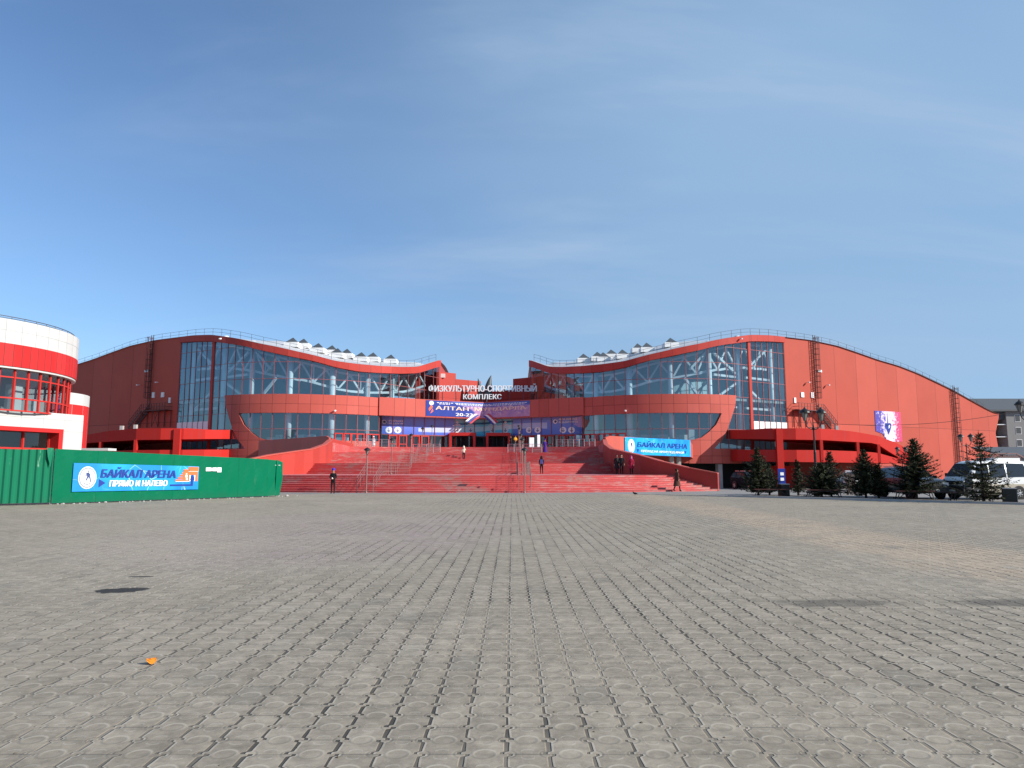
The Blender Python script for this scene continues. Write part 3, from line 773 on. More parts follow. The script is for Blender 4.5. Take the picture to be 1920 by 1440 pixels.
for side in (1, -1):
    f = wings[side]
    for u in (1101, 1112, 1128, 1139, 1150, 1166):
        t = T(u, 820); door_at(lambda x, z, k=0.0, f=f: f(x, z, .1 + k), t, ZF, 2.7, 1.35, comp)
# revolving door porches
for u0, u1 in ((842, 893), (912, 957)):
    s0, _z = VS(u0, 825, OFE + 1.9); s1, _z = VS(u1, 825, OFE + 1.9); sm = (s0 + s1) / 2
    yb = min(fV(s0, 0, OFE).y, fV(s1, 0, OFE).y); x0, x1 = AX + s0, AX + s1; xm = (x0 + x1) / 2; rad = (x1 - x0) / 2 - .25
    b = MB(); zt = ZF + 2.75
    b.prism([(x0, yb - 1.9), (x1, yb - 1.9), (x1, yb + .6), (x0, yb + .6)], zt, zt + .55)
    for x in (x0 + .22, x1 - .22): b.box((x, yb - 1.65, ZF + 1.37), (.42, .42, 2.74))
    po = b.build('door_porch', 'trimred', comp, recalc=True)
    b = MB()
    for k in range(24):
        a0, a1 = 2 * math.pi * k / 24, 2 * math.pi * (k + 1) / 24
        if k in (16, 17, 18, 19): continue
        c = (xm, yb - .3)
        b.face([(c[0] + rad * math.cos(a0), c[1] + rad * .7 * math.sin(a0), ZF), (c[0] + rad * math.cos(a1), c[1] + rad * .7 * math.sin(a1), ZF), (c[0] + rad * math.cos(a1), c[1] + rad * .7 * math.sin(a1), zt), (c[0] + rad * math.cos(a0), c[1] + rad * .7 * math.sin(a0), zt)], 0, .8)
    b.build('drum_glass', 'glassclear', po)
    b = MB()
    for a in (20, 80, 140, 200, 260, 320): b.beam((xm, yb - .3, ZF + 1.35), (xm + rad * .93 * math.cos(R(a)), yb - .3 + rad * .63 * math.sin(R(a)), ZF + 1.35), .07, 2.6)
    for a in (-60, -120, 0, 180): b.beam((xm + rad * math.cos(R(a)), yb - .3 + rad * .7 * math.sin(R(a)), ZF), (xm + rad * math.cos(R(a)), yb - .3 + rad * .7 * math.sin(R(a)), zt), .12)
    b.build('door_leaf', 'dark', po)
# rear red walls above the entrance roof, also folded towards the middle
def fW(sx, z, off=0.0): return Vector((AX + sx, 134 + (1 - abs(sx) / 9.5) * 7 - off, z))
ztA, ztB, ztC = zat(697, 134), zat(711.5, 137), zat(734, 140)
skin_panel('rear_wall', [(-13, zf1 - .5), (-.02, zf1 - .5), (-.02, ztC), (-1.2, ztC), (-1.2, ztB), (-5.9, ztB), (-5.9, ztA), (-13, ztA)], fW, [(-5.9, True), (-3.5, True)], [(15.2, True)], 0, .3, ('panel', 'seam'), comp)
skin_panel('rear_wall', [(.02, zf1 - .5), (13, zf1 - .5), (13, ztB + .1), (5.2, ztB + .1), (5.2, ztC), (.02, ztC)], fW, [(4.2, True), (8, True)], [(15.2, True)], 0, .3, ('panel', 'seam'), comp)
p = fW(-8.2, zat(705, 135), .4); b = MB(); b.box(p, (.8, .4, .75)); b.build('wall_plate', 'white', comp)
# --- roof sign of free standing letters
sg_ = empty('letter_sign', (AX, 126.4, zf1), 0, 'white free standing letters in two lines on the roof edge above the entrance', 'sign')
YS = 126.4
x0, x1 = at(803.5, 735, YS).x, at(1006.5, 735, YS).x; z0, z1 = zat(734.8, YS), zat(722.5, YS)
V, Fs = text_mesh('ФИЗКУЛЬТУРНО-СПОРТИВНЫЙ', x1 - x0, z1 - z0 + .3, .0, depth=.1, fat=.07); put('letters', V, Fs, lambda x, y, k=0: Vector((x0 + x, YS - k, z0 + y)), 'print', sg_)
x2, x3 = at(868.5, 748, YS).x, at(940.5, 748, YS).x; z2, z3 = zat(748.6, YS), zat(739, YS)
V, Fs = text_mesh('КОМПЛЕКС', x3 - x2, z3 - z2, .0, depth=.1, fat=.08); put('letters', V, Fs, lambda x, y, k=0: Vector((x2 + x, YS - k, z2 + y)), 'print', sg_)
b = MB()
for z in (z0 + .25, z0 + .9, z2 + .3, z2 + .7):
    a, c = (x0, x1) if z >= z0 else (x2, x3); b.beam((a, YS + .22, z), (c, YS + .22, z), .07)
for k in range(9):
    x = x0 + (x1 - x0) * k / 8; b.beam((x, YS + .3, zf1 - .05), (x, YS + .3, z0 + 1.1), .08); b.beam((x, YS + .3, z0 + .4), (x, YS + 1.8, zf1 - .05), .06)
b.build('sign_frame', 'rail', sg_)
# --- two dark curved horns beyond the roof
for u0, u1, v0, v1, lean in ((895.5, 904, 709.5, 732, -1), (909, 922, 703.5, 732, 1)):
    Yh = 136.0; xa, xb = at(u0, 720, Yh).x, at(u1, 720, Yh).x; za, zb_ = zat(v1, Yh) - 1.5, zat(v0, Yh)
    b = MB(); rows = 14; pts = []; rs = []
    for k in range(rows):
        h = k / (rows - 1)
        w = (xb - xa) / 2 * (1 - h ** 2.2) * 1.25 + .03
        cxp = (xa + xb) / 2 + (xb - xa) * .5 * lean * (h ** 2.4) * .95 - (lean * (xb - xa) * .05)
        pts.append((cxp, Yh, za + (zb_ - za) * h)); rs.append(w)
    b.tube(pts, rs, 10)
    o = b.build('horn_sculpture', 'pyr', None, smooth=True)
    tag(o, 'wider dark curved horn rising behind the roof letters, tip bent right' if lean > 0 else 'narrow dark curved horn rising behind the roof letters, tip bent left', 'sculpture', 'dark horns behind the roof sign')
# ------------------------------------------------------------------ grand staircase
def stair_mat():
    m = MT('worn red stair paint'); P = m.coord('World'); X, Y, Z = m.xyz(P)
    n1 = m.noise(P, .5, 5, stretch=(.35, 1, 1)); n2 = m.noise(P, 2.2, 5, .7, stretch=(.3, 1, 1.6)); n3 = m.noise(P, .16, 3)
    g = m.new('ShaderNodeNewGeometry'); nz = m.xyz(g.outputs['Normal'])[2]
    stp = (Z / .15 + .5).floor(); rowv = m.white(m.comb(stp, 0.0, 0.0))
    base = m.mix(n1, (.50, .055, .055), (.62, .11, .104))
    base = m.mix(rowv * .35, base, (.38, .045, .045))
    wear = (n2.step(.46, .66) * n3.step(.4, .56)).min(1.0)
    base = m.mix(wear * .6, base, (.46, .33, .30)); base = m.mix(m.noise(P, 1.1, 6, .7, stretch=(.12, 1, 7)).step(.54, .72) * .25, base, (.66, .27, .25))
    base = m.mix(m.noise(P, 9, 3).step(.6, .75) * .3, base, (.6, .5, .47))
    patch = m.noise(P, .33, 5, .62, stretch=(.55, .4, 1)).step(.55, .63) * m.noise(P, 3, 4).step(.3, .6)
    base = m.mix(patch * .6, base, (.34, .27, .23))
    # trodden pale edge on the landings
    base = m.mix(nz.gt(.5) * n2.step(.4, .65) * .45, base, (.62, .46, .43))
    return m.out(base, .6, 0, .35)
M['stair'] = stair_mat()
# inner line of the cheek walls: (s, y, top of wall)
WL = [(20.8, 55.0, 1.30), (18.7, 56.2, 1.75), (17.0, 58, 2.26), (15.9, 61, 2.78), (15.25, 66.5, 3.26), (14.8, 71, 3.62), (14.85, 76, 4.25), (15.25, 80, 4.95)]
def wl(y):
    if y <= WL[0][1]: return WL[0][0]
    for a, c in zip(WL, WL[1:]):
        if y <= c[1]: return a[0] + (c[0] - a[0]) * (y - a[1]) / (c[1] - a[1])
    return 15.25 + (y - 80) * .12
curves = []     # (z after the riser, y front, bulge radius)
z = 0
for k in range(8): z += .15; curves.append((z, 50.5 + .45 * k, 50.0))
for k in range(7): z += .15; curves.append((z, 68 + .36 * k, 75.0))
for k in range(9): z += .15; curves.append((z, 81 + .33 * k, -70.0))
for k in range(7): z += .15; curves.append((z, 95 + .33 * k, -42.0))
def arc(y0, Rr, n=36):
    f_ = lambda s: y0 + (abs(Rr) - math.sqrt(max(0, Rr * Rr - s * s))) * (1 if Rr > 0 else -1)
    s = 15.0
    for _ in range(30): s = .5 * s + .5 * (wl(f_(s)) + .15)
    return [(s * k / n, f_(s * k / n)) for k in range(-n, n + 1)]
st = empty('grand_staircase', (AX, 52, 0), 0, 'wide worn red staircase of four curved flights rising to the entrance', 'stairs')
zz = 0; bounds = (8, 15, 24, 31); b = MB()
for i, (z, y0, Rr) in enumerate(curves):
    A = arc(y0, Rr)
    nxt = arc(curves[i + 1][1], curves[i + 1][2]) if i + 1 < len(curves) else [(s, y + 1.0) for s, y in A]
    for (a, c), (d, e) in zip(zip(A, A[1:]), zip(nxt, nxt[1:])):
        b.face([(AX + a[0], a[1], z - .15), (AX + c[0], c[1], z - .15), (AX + c[0], c[1], z - .03), (AX + a[0], a[1], z - .03)])
        # nosing
        b.face([(AX + a[0], a[1] - .025, z - .03), (AX + c[0], c[1] - .025, z - .03), (AX + c[0], c[1] - .025, z), (AX + a[0], a[1] - .025, z)])
        b.face([(AX + a[0], a[1], z - .03), (AX + c[0], c[1], z - .03), (AX + c[0], c[1] - .025, z - .03), (AX + a[0], a[1] - .025, z - .03)])
        b.face([(AX + a[0], a[1] - .025, z), (AX + c[0], c[1] - .025, z), (AX + e[0], e[1], z), (AX + d[0], d[1], z)])
    if i + 1 in bounds: b.build('flight', 'stair', st); b = MB()
for sg in (1, -1):
    b = MB(); cap = MB(); th = .32
    for a, c in zip(WL, WL[1:]):
        for u0, u1 in ((0, .5), (.5, 1)):
            A_ = [a[k] + (c[k] - a[k]) * u0 for k in range(3)]; C_ = [a[k] + (c[k] - a[k]) * u1 for k in range(3)]
            dx_, dy_ = c[0] - a[0], c[1] - a[1]; L = math.hypot(dx_, dy_); nx_, ny_ = dy_ / L * th, -dx_ / L * th
            pa, pc = (AX + sg * A_[0], A_[1]), (AX + sg * C_[0], C_[1]); pa2, pc2 = (AX + sg * (A_[0] + nx_), A_[1] + ny_ * 1), (AX + sg * (C_[0] + nx_), C_[1] + ny_)
            lo = -.9
            b.hexa([(*pa, lo), (*pc, lo), (*pc2, lo), (*pa2, lo), (*pa, A_[2]), (*pc, C_[2]), (*pc2, C_[2]), (*pa2, A_[2])], 0, random.random())
            e = .05; q1 = (AX + sg * (A_[0] - nx_ * .2), A_[1] - ny_ * .2); q2_ = (AX + sg * (C_[0] - nx_ * .2), C_[1] - ny_ * .2); q3 = (AX + sg * (C_[0] + nx_ * 1.2), C_[1] + ny_ * 1.2); q4 = (AX + sg * (A_[0] + nx_ * 1.2), A_[1] + ny_ * 1.2)
            cap.hexa([(*q1, A_[2] + .002), (*q2_, C_[2] + .002), (*q3, C_[2] + .002), (*q4, A_[2] + .002), (*q1, A_[2] + .09), (*q2_, C_[2] + .09), (*q3, C_[2] + .09), (*q4, A_[2] + .09)])
    # end face of the wall
    ck = b.build('cheek_wall', 'panel', st, recalc=True); cap.build('coping', 'hull', ck, recalc=True)
# ------------------------------------------------------------------ terrace on both sides of the stair
for sg in (1, -1):
    X = lambda s: AX + sg * s
    (sR, yR), _n = S2(T(1293.5, 850)); sH, yH = 28.4, 94.5
    tz0, tz1 = 3.32, 5.42
    deck = [(15.25, 80.3), (sH, yH), (sR, yR), (sE, yE + .3), (16.6, 97)]
    pts = [(X(s), y) for s, y in deck]; pts = pts if sg > 0 else pts[::-1]
    tr = empty('entrance_terrace', (X(20), 88, 3.3), 0, 'raised pointed terrace right of the stairs with sunlit salmon parapet' if sg > 0 else 'raised pointed terrace left of the stairs with shaded dark red parapet', 'terrace', 'terraces beside the staircase')
    b = MB(); b.prism(pts, tz0 + .25, ZF); b.build('deck', 'stair', tr, recalc=True)
    # outer parapet: from the prow to the facade
    b = MB()
    path = [(15.3, 79.7), (15.9, 80.6), (17.3, 82.2), (20, 85.3), (22.8, 88.3), (25.6, 91.5), (sH, yH), (sR + .2, yR - .2)]
    for k, (a, c) in enumerate(zip(path, path[1:])):
        dx_, dy_ = c[0] - a[0], c[1] - a[1]; L = math.hypot(dx_, dy_); ox, oy = dy_ / L * .22, -dx_ / L * .22
        za_ = tz1 if k else tz1 - .25; zb_ = tz1
        lo = tz0 if k > 1 else tz0 + .25
        b.hexa([(X(a[0]), a[1], lo), (X(c[0]), c[1], lo), (X(c[0] + ox), c[1] + oy, lo), (X(a[0] + ox), a[1] + oy, lo), (X(a[0]), a[1], za_), (X(c[0]), c[1], zb_), (X(c[0] + ox), c[1] + oy, zb_), (X(a[0] + ox), a[1] + oy, za_)], 0, random.random())
    b.build('parapet', 'hull', tr, recalc=True)
    # inner parapet along the stairs behind the prow
    b = MB(); a, c = (15.25, 80.0), (16.6, 97)
    b.hexa([(X(a[0]), a[1], 2.0), (X(c[0]), c[1], 2.0), (X(c[0] + .3), c[1], 2.0), (X(a[0] + .3), a[1], 2.0), (X(a[0]), a[1], 5.1), (X(c[0]), c[1], 5.1), (X(c[0] + .3), c[1], 5.1), (X(a[0] + .3), a[1], 5.1)])
    b.build('inner_parapet', 'panel', tr, recalc=True)
    for s, y in ((25.9, 93.6), (27.2, 95.2), (20.5, 92), (24, 104)):
        b = MB(); b.box((X(s), y, (tz0 + .2 - 1.4) / 2), (.55, .55, tz0 + 1.6))
        b.build('terrace_pillar', 'concrete', tr)
# entrance terrace floor in the middle
b = MB(); A = arc(curves[-1][1] + .9, -42.0)
for a, c in zip(A, A[1:]):
    b.face([(AX + a[0], a[1], ZF - .002), (AX + c[0], c[1], ZF - .002), (AX + c[0] * 1.05, 130, ZF - .002), (AX + a[0] * 1.05, 130, ZF - .002)])
g = b.build('terrace_floor', 'stair', st)
# dark wall under the terraces, behind the stairs
# ------------------------------------------------------------------ two tier exit ramps in front of the side walls
for sg in (1, -1):
    k125 = 1.25
    # outline of the outer edge, from the facade round the corner and along the wall
    OL0 = [(38.9, 112.5), (39.6, 109.5), (41.2, 107), (43.8, 105.6), (47, 105.2), (51, 105.9), (56.3, 107.9), (61.8, 110.4), (66.2, 112.9), (70.5, 115.6)]
    OL = []
    for a, c in zip(OL0, OL0[1:]): OL += [(a[0] + (c[0] - a[0]) * k / 4, a[1] + (c[1] - a[1]) * k / 4) for k in range(4)]
    OL.append(OL0[-1]); XR = lambda s: AX + sg * s
    PXS = {}
    def px(s, y): return 960 + F * (AX + s) / y
    def il(tab, u):
        if u <= tab[0][0]: return tab[0][1]
        for a, c in zip(tab, tab[1:]):
            if u <= c[0]: return a[1] + (c[1] - a[1]) * (u - a[0]) / (c[0] - a[0])
        return tab[-1][1]
    topT = [(1395, 806), (1440, 803), (1530, 803), (1560, 805), (1600, 809), (1644, 817), (1688, 834), (1708, 862), (1715, 866)]
    botT = [(1395, 823), (1541, 825), (1641, 831), (1667, 849), (1690, 862), (1715, 868)]
    lowT = [(1395, 843), (1541, 844), (1600, 846), (1641, 848.5), (1690, 863), (1715, 867)]
    lob = [(1395, 865), (1640, 868), (1715, 870)]
    zof = lambda tab, s, y: zat(il(tab, px(s, y)), y)
    rp = empty('exit_ramp', (XR(50), 108, -1.2), 0, 'red two tier covered ramp in full sun beside the poster wall' if sg > 0 else 'red two tier covered ramp half in shade behind the green fence', 'ramp', 'two tier ramps on the flanks of the hall')
    for nm, ta, tb in (('upper_band', botT, topT), ('lower_band', lob, lowT)):
        b = MB()
        for a, c in zip(OL, OL[1:]):
            dx_, dy_ = c[0] - a[0], c[1] - a[1]; L = math.hypot(dx_, dy_); ox, oy = -dy_ / L * .3, dx_ / L * .3
            z0a, z0c, z1a, z1c = zof(ta, *a), zof(ta, *c), zof(tb, *a), zof(tb, *c)
            if z1a - z0a < .05 and z1c - z0c < .05: continue
            b.hexa([(XR(a[0]), a[1], z0a), (XR(c[0]), c[1], z0c), (XR(c[0] + ox), c[1] + oy, z0c), (XR(a[0] + ox), a[1] + oy, z0a), (XR(a[0]), a[1], max(z1a, z0a + .02)), (XR(c[0]), c[1], max(z1c, z0c + .02)), (XR(c[0] + ox), c[1] + oy, max(z1c, z0c + .02)), (XR(a[0] + ox), a[1] + oy, max(z1a, z0a + .02))])
        b.build(nm, 'ramp', rp, recalc=True)
    # floors (deck behind each band)
    b = MB()
    for a, c in zip(OL, OL[1:]):
        def back(p):
            return (p[0] + 2.0, min(p[1] + 9, 94.75 * 1.25 + (p[0] - 51.25) * .5317 - .3)) if p[0] > 44 else (p[0], p[1] + 7)
        ba, bc = (a[0], 112.7 + max(0, a[0] - 41.25) * .55 - .2), (c[0], 112.7 + max(0, c[0] - 41.25) * .55 - .2)
        for tab, dz in ((botT, .1), (lob, .1)):
            za_, zc_ = zof(tab, *a) + dz, zof(tab, *c) + dz
            b.hexa([(XR(a[0]), a[1] + .1, za_), (XR(c[0]), c[1] + .1, zc_), (XR(bc[0]), max(bc[1], c[1] + .2), zc_), (XR(ba[0]), max(ba[1], a[1] + .2), za_), (XR(a[0]), a[1] + .1, za_ + .3), (XR(c[0]), c[1] + .1, zc_ + .3), (XR(bc[0]), max(bc[1], c[1] + .2), zc_ + .3), (XR(ba[0]), max(ba[1], a[1] + .2), za_ + .3)])
    b.build('ramp_slab', 'ramp', rp)
    for u, w in ((1461, .95), (1544.5, .42), (1604, .42), (1643, .42), (1682.5, .42)):
        best = min(OL, key=lambda p: abs(px(*p) - u)); i = OL.index(best)
        z1 = zof(topT, *best) - .1 if w > .5 else zof(botT, *best) + .03; z0 = -1.5 if w > .5 else zof(lob, *best) + .1
        b = MB(); b.box((XR(best[0]), best[1] + .12 - (.15 if w > .5 else 0), (z0 + z1) / 2), (w, .5 if w < .5 else .6, z1 - z0)); b.build('ramp_column', 'ramp', rp)
    for s, y in ((57, 115.6), (65, 119.2)): b = MB(); b.box((XR(s), y, .4), (.8, .8, 3.6)); b.build('ramp_column', 'ramp', rp)
    b = MB(); b.box((XR(47.5), 113.9, .4), (6, .3, 3.6)); b.build('ramp_wall', 'ramp', rp)
    for s, y in ((52, 107.5), (54.5, 108.3)):      # vent stubs on the upper deck
        b = MB(); b.box((XR(s), y, zof(topT, s, y) + .25), (.45, .45, .7)); b.build('vent_box', 'concrete', rp)
# ------------------------------------------------------------------ left: round pavilion with a flat front block
M['tile'] = panel_mat('white composite panel', (.54, .54, .52), .5, .25)
M['bandred'] = panel_mat('bright red panel', (.55, .028, .028), .45, .25)
M['joint'] = plain('grey panel joint', (.33, .33, .33), .8)
M['paleroom'] = plain('bare room wall', (.34, .32, .30), .9)
pav = empty('round_pavilion', (-34, 44, 0), 0, 'white and red round pavilion with ribbon windows behind the corrugated fence', 'building')
PC = (-35.3, 43.5); PR = 6.8
def cyl(c, r):
    return lambda a, z, off=0.0: Vector((c[0] + (r + off) * math.cos(a), c[1] + (r + off) * math.sin(a), z))
def ring_panel(nm, fm, z0, z1, off, th, mats, na, hc=(), a0=-2.6, a1=1.6):
    cuts = [(a0 + (a1 - a0) * k / na, True) for k in range(1, na)] + [(a0 + (a1 - a0) * (k + .5) / 72, False) for k in range(72)]
    o = [(a0, z0), (a1, z0), (a1, z1), (a0, z1)]
    V, Fs, S, E, cell = poly_cut(o, cuts, [(h, True) for h in hc], .0025)
    # joints of the same width both ways
    return skin_panel(nm, o, fm, cuts, [], off, th, mats, pav, .0026) if not hc else _ring2(nm, o, fm, cuts, hc, off, th, mats)
def _ring2(nm, o, fm, cuts, hc, off, th, mats):
    a = skin_panel(nm, o, fm, cuts, [], off, th, mats, pav, .0026)
    b = MB()
    for h in hc:
        for k in range(72):
            t0, t1 = o[0][0] + (o[1][0] - o[0][0]) * k / 72, o[0][0] + (o[1][0] - o[0][0]) * (k + 1) / 72
            b.face([fm(t0, h - .012, off + th + .004), fm(t1, h - .012, off + th + .004), fm(t1, h + .012, off + th + .004), fm(t0, h + .012, off + th + .004)])
    b.build('panel_joint', 'joint', a); return a
fp = cyl(PC, PR)
zA, zB, zC, zD = 5.0, 7.55, 8.85, 10.25
ring_panel('white_band', fp, zB + 1.3, zD, .15, .2, ('tile', 'joint'), 34, (9.6,))
ring_panel('red_band', fp, zB, zB + 1.297, .15, .2, ('bandred', 'seam'), 60)
b = MB(); mu = MB(); na = 34; a0, a1 = -2.6, 1.6
for k in range(na):
    t0, t1 = a0 + (a1 - a0) * k / na, a0 + (a1 - a0) * (k + 1) / na
    for z0, z1 in ((zA, 5.75), (5.75, 6.95), (6.95, zB)):
        w = random.gauss(0, .006); b.face([fp(t0, z0, -.02 + w), fp(t1, z0, -.02 - w), fp(t1, z1, -.02), fp(t0, z1, -.02)], 0, .4 + .6 * random.random())
    mu.beam(fp(t0, zA, 0), fp(t0, zB, 0), .11)
    for z in (zA + .05, 5.75, 6.95): mu.beam(fp(t0, z, .01), fp(t1, z, .01), .08)
rw = b.build('ribbon_window', 'glassclear', pav); mu.build('window_frame', 'trimred', rw)
b = MB(); b.lathe([(PR - 3.2, zA - .02), (PR - 3.2, zB)], (PC[0], PC[1], 0), 40); b.build('core_wall', 'paleroom', pav)
b = MB(); b.lathe([(PR + .3, zB - .12), (PR + .3, zB - .02)], (PC[0], PC[1], 0), 64); b.build('soffit', 'tile', pav)
b = MB(); b.lathe([(PR + .1, zD - .1), (PR + .1, zD - .05)], (PC[0], PC[1], 0), 64); b.build('roof', 'roof', pav)
b = MB()
for k in range(40):
    a = a0 + (a1 - a0) * k / 39; p = fp(a, zD, .1); b.tube([p, p + Vector((0, 0, .22))], .02, 4)
    if k: q_ = fp(a0 + (a1 - a0) * (k - 1) / 39, zD, .1); b.beam(p + Vector((0, 0, .2)), q_ + Vector((0, 0, .2)), .04); b.beam(p + Vector((0, 0, .09)), q_ + Vector((0, 0, .09)), .03)
b.build('roof_rail', 'rail', pav)
b = MB()         # furniture and posts seen inside
for k in range(9):
    a = -1.5 + k * .27; p = fp(a, 0, -1.6); h = random.uniform(.7, 2.3); b.box((p.x, p.y, zA + h / 2), (.7, .5, h), a)
b.build('inner_post', 'white', pav)
# lower block
B0 = Vector((-27.8, 46.0, 0)); BD = Vector((-1.6, -5.3, 0)).normalized(); BN = Vector((-BD.y * -1, BD.x * -1, 0)); BN = Vector((.957, -.289, 0))
fb = lambda x, z, off=0.0: B0 + BD * x + BN * off + Vector((0, 0, z))
BL = 13.0; zr_ = 5.12
dz0, dz1, dx0, dx1 = 0.0, 4.02, 1.55, BL - .8
o = [(0, -.3), (dx0, -.3), (dx0, dz1), (dx1, dz1), (dx1, -.3), (BL, -.3), (BL, zr_), (0, zr_)]
skin_panel('front_wall', o, fb, [(1.35 + 1.45 * k, True) for k in range(8)], [(1.5, True), (2.75, True), (4.02, True), (4.72, True)], -.3, .3, ('tile', 'joint'), pav, .014)
b = MB()
def fbar(x0, x1, z0, z1, o0, o1): b.hexa([fb(x0, z0, o0), fb(x1, z0, o0), fb(x1, z0, o1), fb(x0, z0, o1), fb(x0, z1, o0), fb(x1, z1, o0), fb(x1, z1, o1), fb(x0, z1, o1)])
fbar(dx0 - .12, dx0 + .18, 0, dz1 + .12, -.9, .06); fbar(dx0 + .18, dx1, dz1 - .12, dz1 + .12, -.9, .06); fbar(dx1, dx1 + .2, 0, dz1 + .12, -.9, .06)
pf = b.build('portal_frame', 'bandred', pav, recalc=True)
b = MB(); mu = MB()
for k in range(6):
    x0, x1 = dx0 + .18 + (dx1 - dx0 - .2) * k / 6, dx0 + .18 + (dx1 - dx0 - .2) * (k + 1) / 6
    for z0, z1 in ((0.1, 2.9), (2.9, dz1 - .12)): b.face([fb(x0, z0, -.75), fb(x0, z1, -.75), fb(x1, z1, -.75), fb(x1, z0, -.75)], 0, .5 + .5 * random.random())
    mu.beam(fb(x0, 0, -.72), fb(x0, dz1 - .12, -.72), .12); mu.beam(fb(x0, 2.9, -.72), fb(x1, 2.9, -.72), .1)
sw = b.build('shop_window', 'glassclear', pav); mu.build('window_frame', 'trimred', sw)
b = MB(); b.face([fb(0.2, 0, -4.5), fb(BL, 0, -4.5), fb(BL, zr_ - .2, -4.5), fb(.2, zr_ - .2, -4.5)]); b.build('back_wall', 'paleroom', pav)
b = MB(); P4 = [fb(0, 0, -.3), fb(BL, 0, -.3), fb(BL, 0, -12), fb(0, 0, -12)]
b.hexa([p + Vector((0, 0, zr_ - .25)) for p in P4] + [p + Vector((0, 0, zr_ - .06)) for p in P4]); b.build('block_roof', 'roof', pav, recalc=True)
b = MB(); P4 = [fb(.02, 0, -.31), fb(.02, 0, -12), fb(.3, 0, -12), fb(.3, 0, -.31)]
b.hexa([p + Vector((0, 0, -.3)) for p in P4] + [p + Vector((0, 0, zr_ - .02)) for p in P4]); b.build('end_wall', 'tile', pav, recalc=True)
b = MB(); c = at(181, 843, 47.5); b.box((c.x, 47.5, c.z), (2.1, 1.0, .16)); b.box((c.x + .9, 47.5, c.z / 2 - .06), (.08, .08, c.z)); b.build('side_canopy', 'tile', pav)
# smaller round stair tower behind it
P2C = (-38.2, 55.5)
f2 = cyl(P2C, 4.2)
for nm, z0, z1, mt in (('tower_red_band', 3.0, zat(761, 56), 'bandred'), ('tower_white_band', zat(761, 56) + .003, zat(740, 56), 'tile')):
    cuts = [(-2.6 + .3 * k, True) for k in range(1, 14)] + [(-2.55 + .1 * k, False) for k in range(42)]
    skin_panel(nm, [(-2.6, z0), (1.6, z0), (1.6, z1), (-2.6, z1)], f2, cuts, [], 0, .12, (mt, 'joint'), pav, .003)
b = MB(); b.lathe([(4.1, 0), (4.1, zat(741, 56))], (P2C[0], P2C[1], 0), 40); b.build('tower_core', 'tile', pav)
# ------------------------------------------------------------------ green fences
def green_mat(name, c, worn):
    m = MT(name); P = m.coord('World'); n = m.noise(P, .6, 4)
    base = m.mix(n, tuple(x * .85 for x in c), tuple(x * 1.12 for x in c))
    st = m.noise(P, 2.6, 5, .7, stretch=(1, 1, .3))
    base = m.mix(st.step(.62, .7) * worn, base, (.42, .58, .45))
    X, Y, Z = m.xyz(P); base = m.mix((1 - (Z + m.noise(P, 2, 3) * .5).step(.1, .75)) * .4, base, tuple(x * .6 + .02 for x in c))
    m.out(base, .55, 0, .06); return m.mat
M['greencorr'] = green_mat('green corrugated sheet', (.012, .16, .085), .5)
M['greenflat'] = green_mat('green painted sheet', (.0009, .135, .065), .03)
cf = empty('corrugated_fence', (-24, 32, 0), 0, 'scuffed green corrugated sheet fence left of the smooth fence', 'fence')
a0_, a1_ = Vector((-27.6, 29.4, 0)), Vector((-21.72, 33.86, 0)); Lc = (a1_ - a0_).length; dc = (a1_ - a0_).normalized(); ncv = Vector((dc.y, -dc.x, 0))
b = MB(); n = int(Lc / .0375)
tops = [2.62 + .05 * math.sin(k * .9) for k in range(40)]
prof_ = [0, .0, .03, .06, .06, .06, .03, 0]
def cpt(k, z): return a0_ + dc * (k * .0375) + ncv * prof_[k % 8] + Vector((0, 0, z))
for k in range(n):
    zt_a = tops[k // 28 % 40]; b.face([cpt(k, .1), cpt(k + 1, .1), cpt(k + 1, zt_a), cpt(k, zt_a)])
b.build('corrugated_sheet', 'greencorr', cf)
b = MB()
for z in (.55, 1.4, 2.3): b.beam(a0_ - ncv * .06 + Vector((0, 0, z)), a1_ - ncv * .06 + Vector((0, 0, z)), .05)
b.build('fence_rail', 'greenflat', cf)
for k in range(4): b = MB(); p = a0_ + dc * (Lc * k / 3) - ncv * .12; b.box((p.x, p.y, 1.25), (.08, .08, 2.6)); b.build('fence_post', 'galv', cf)
b = MB(); p = a1_ + ncv * .02 - dc * .05   # torn pale flap at the corner
b.mesh([p + Vector((0, 0, 2.65)), p - dc * .28 + Vector((0, 0, 2.66)) + ncv * .1, p - dc * .22 + ncv * .18 + Vector((0, 0, 2.2)), p - dc * .08 + ncv * .12 + Vector((0, 0, 1.75))], [(0, 1, 2, 3), (3, 2, 1, 0)])
b.build('torn_flap', 'greencorr', cf)
ff = empty('sheet_fence', (-18, 39, 0), 0, 'long smooth green sheet fence carrying the blue banner', 'fence')
g0, g1 = Vector((-21.7, 33.9, 0)), Vector((-14.75, 43.2, 0)); dg_ = (g1 - g0).normalized(); ng = Vector((dg_.y, -dg_.x, 0)); Lg = (g1 - g0).length
ffm = lambda x, z, k=0.0: g0 + dg_ * x + ng * k + Vector((0, 0, z))
npn = 6; rr = random.Random(3)
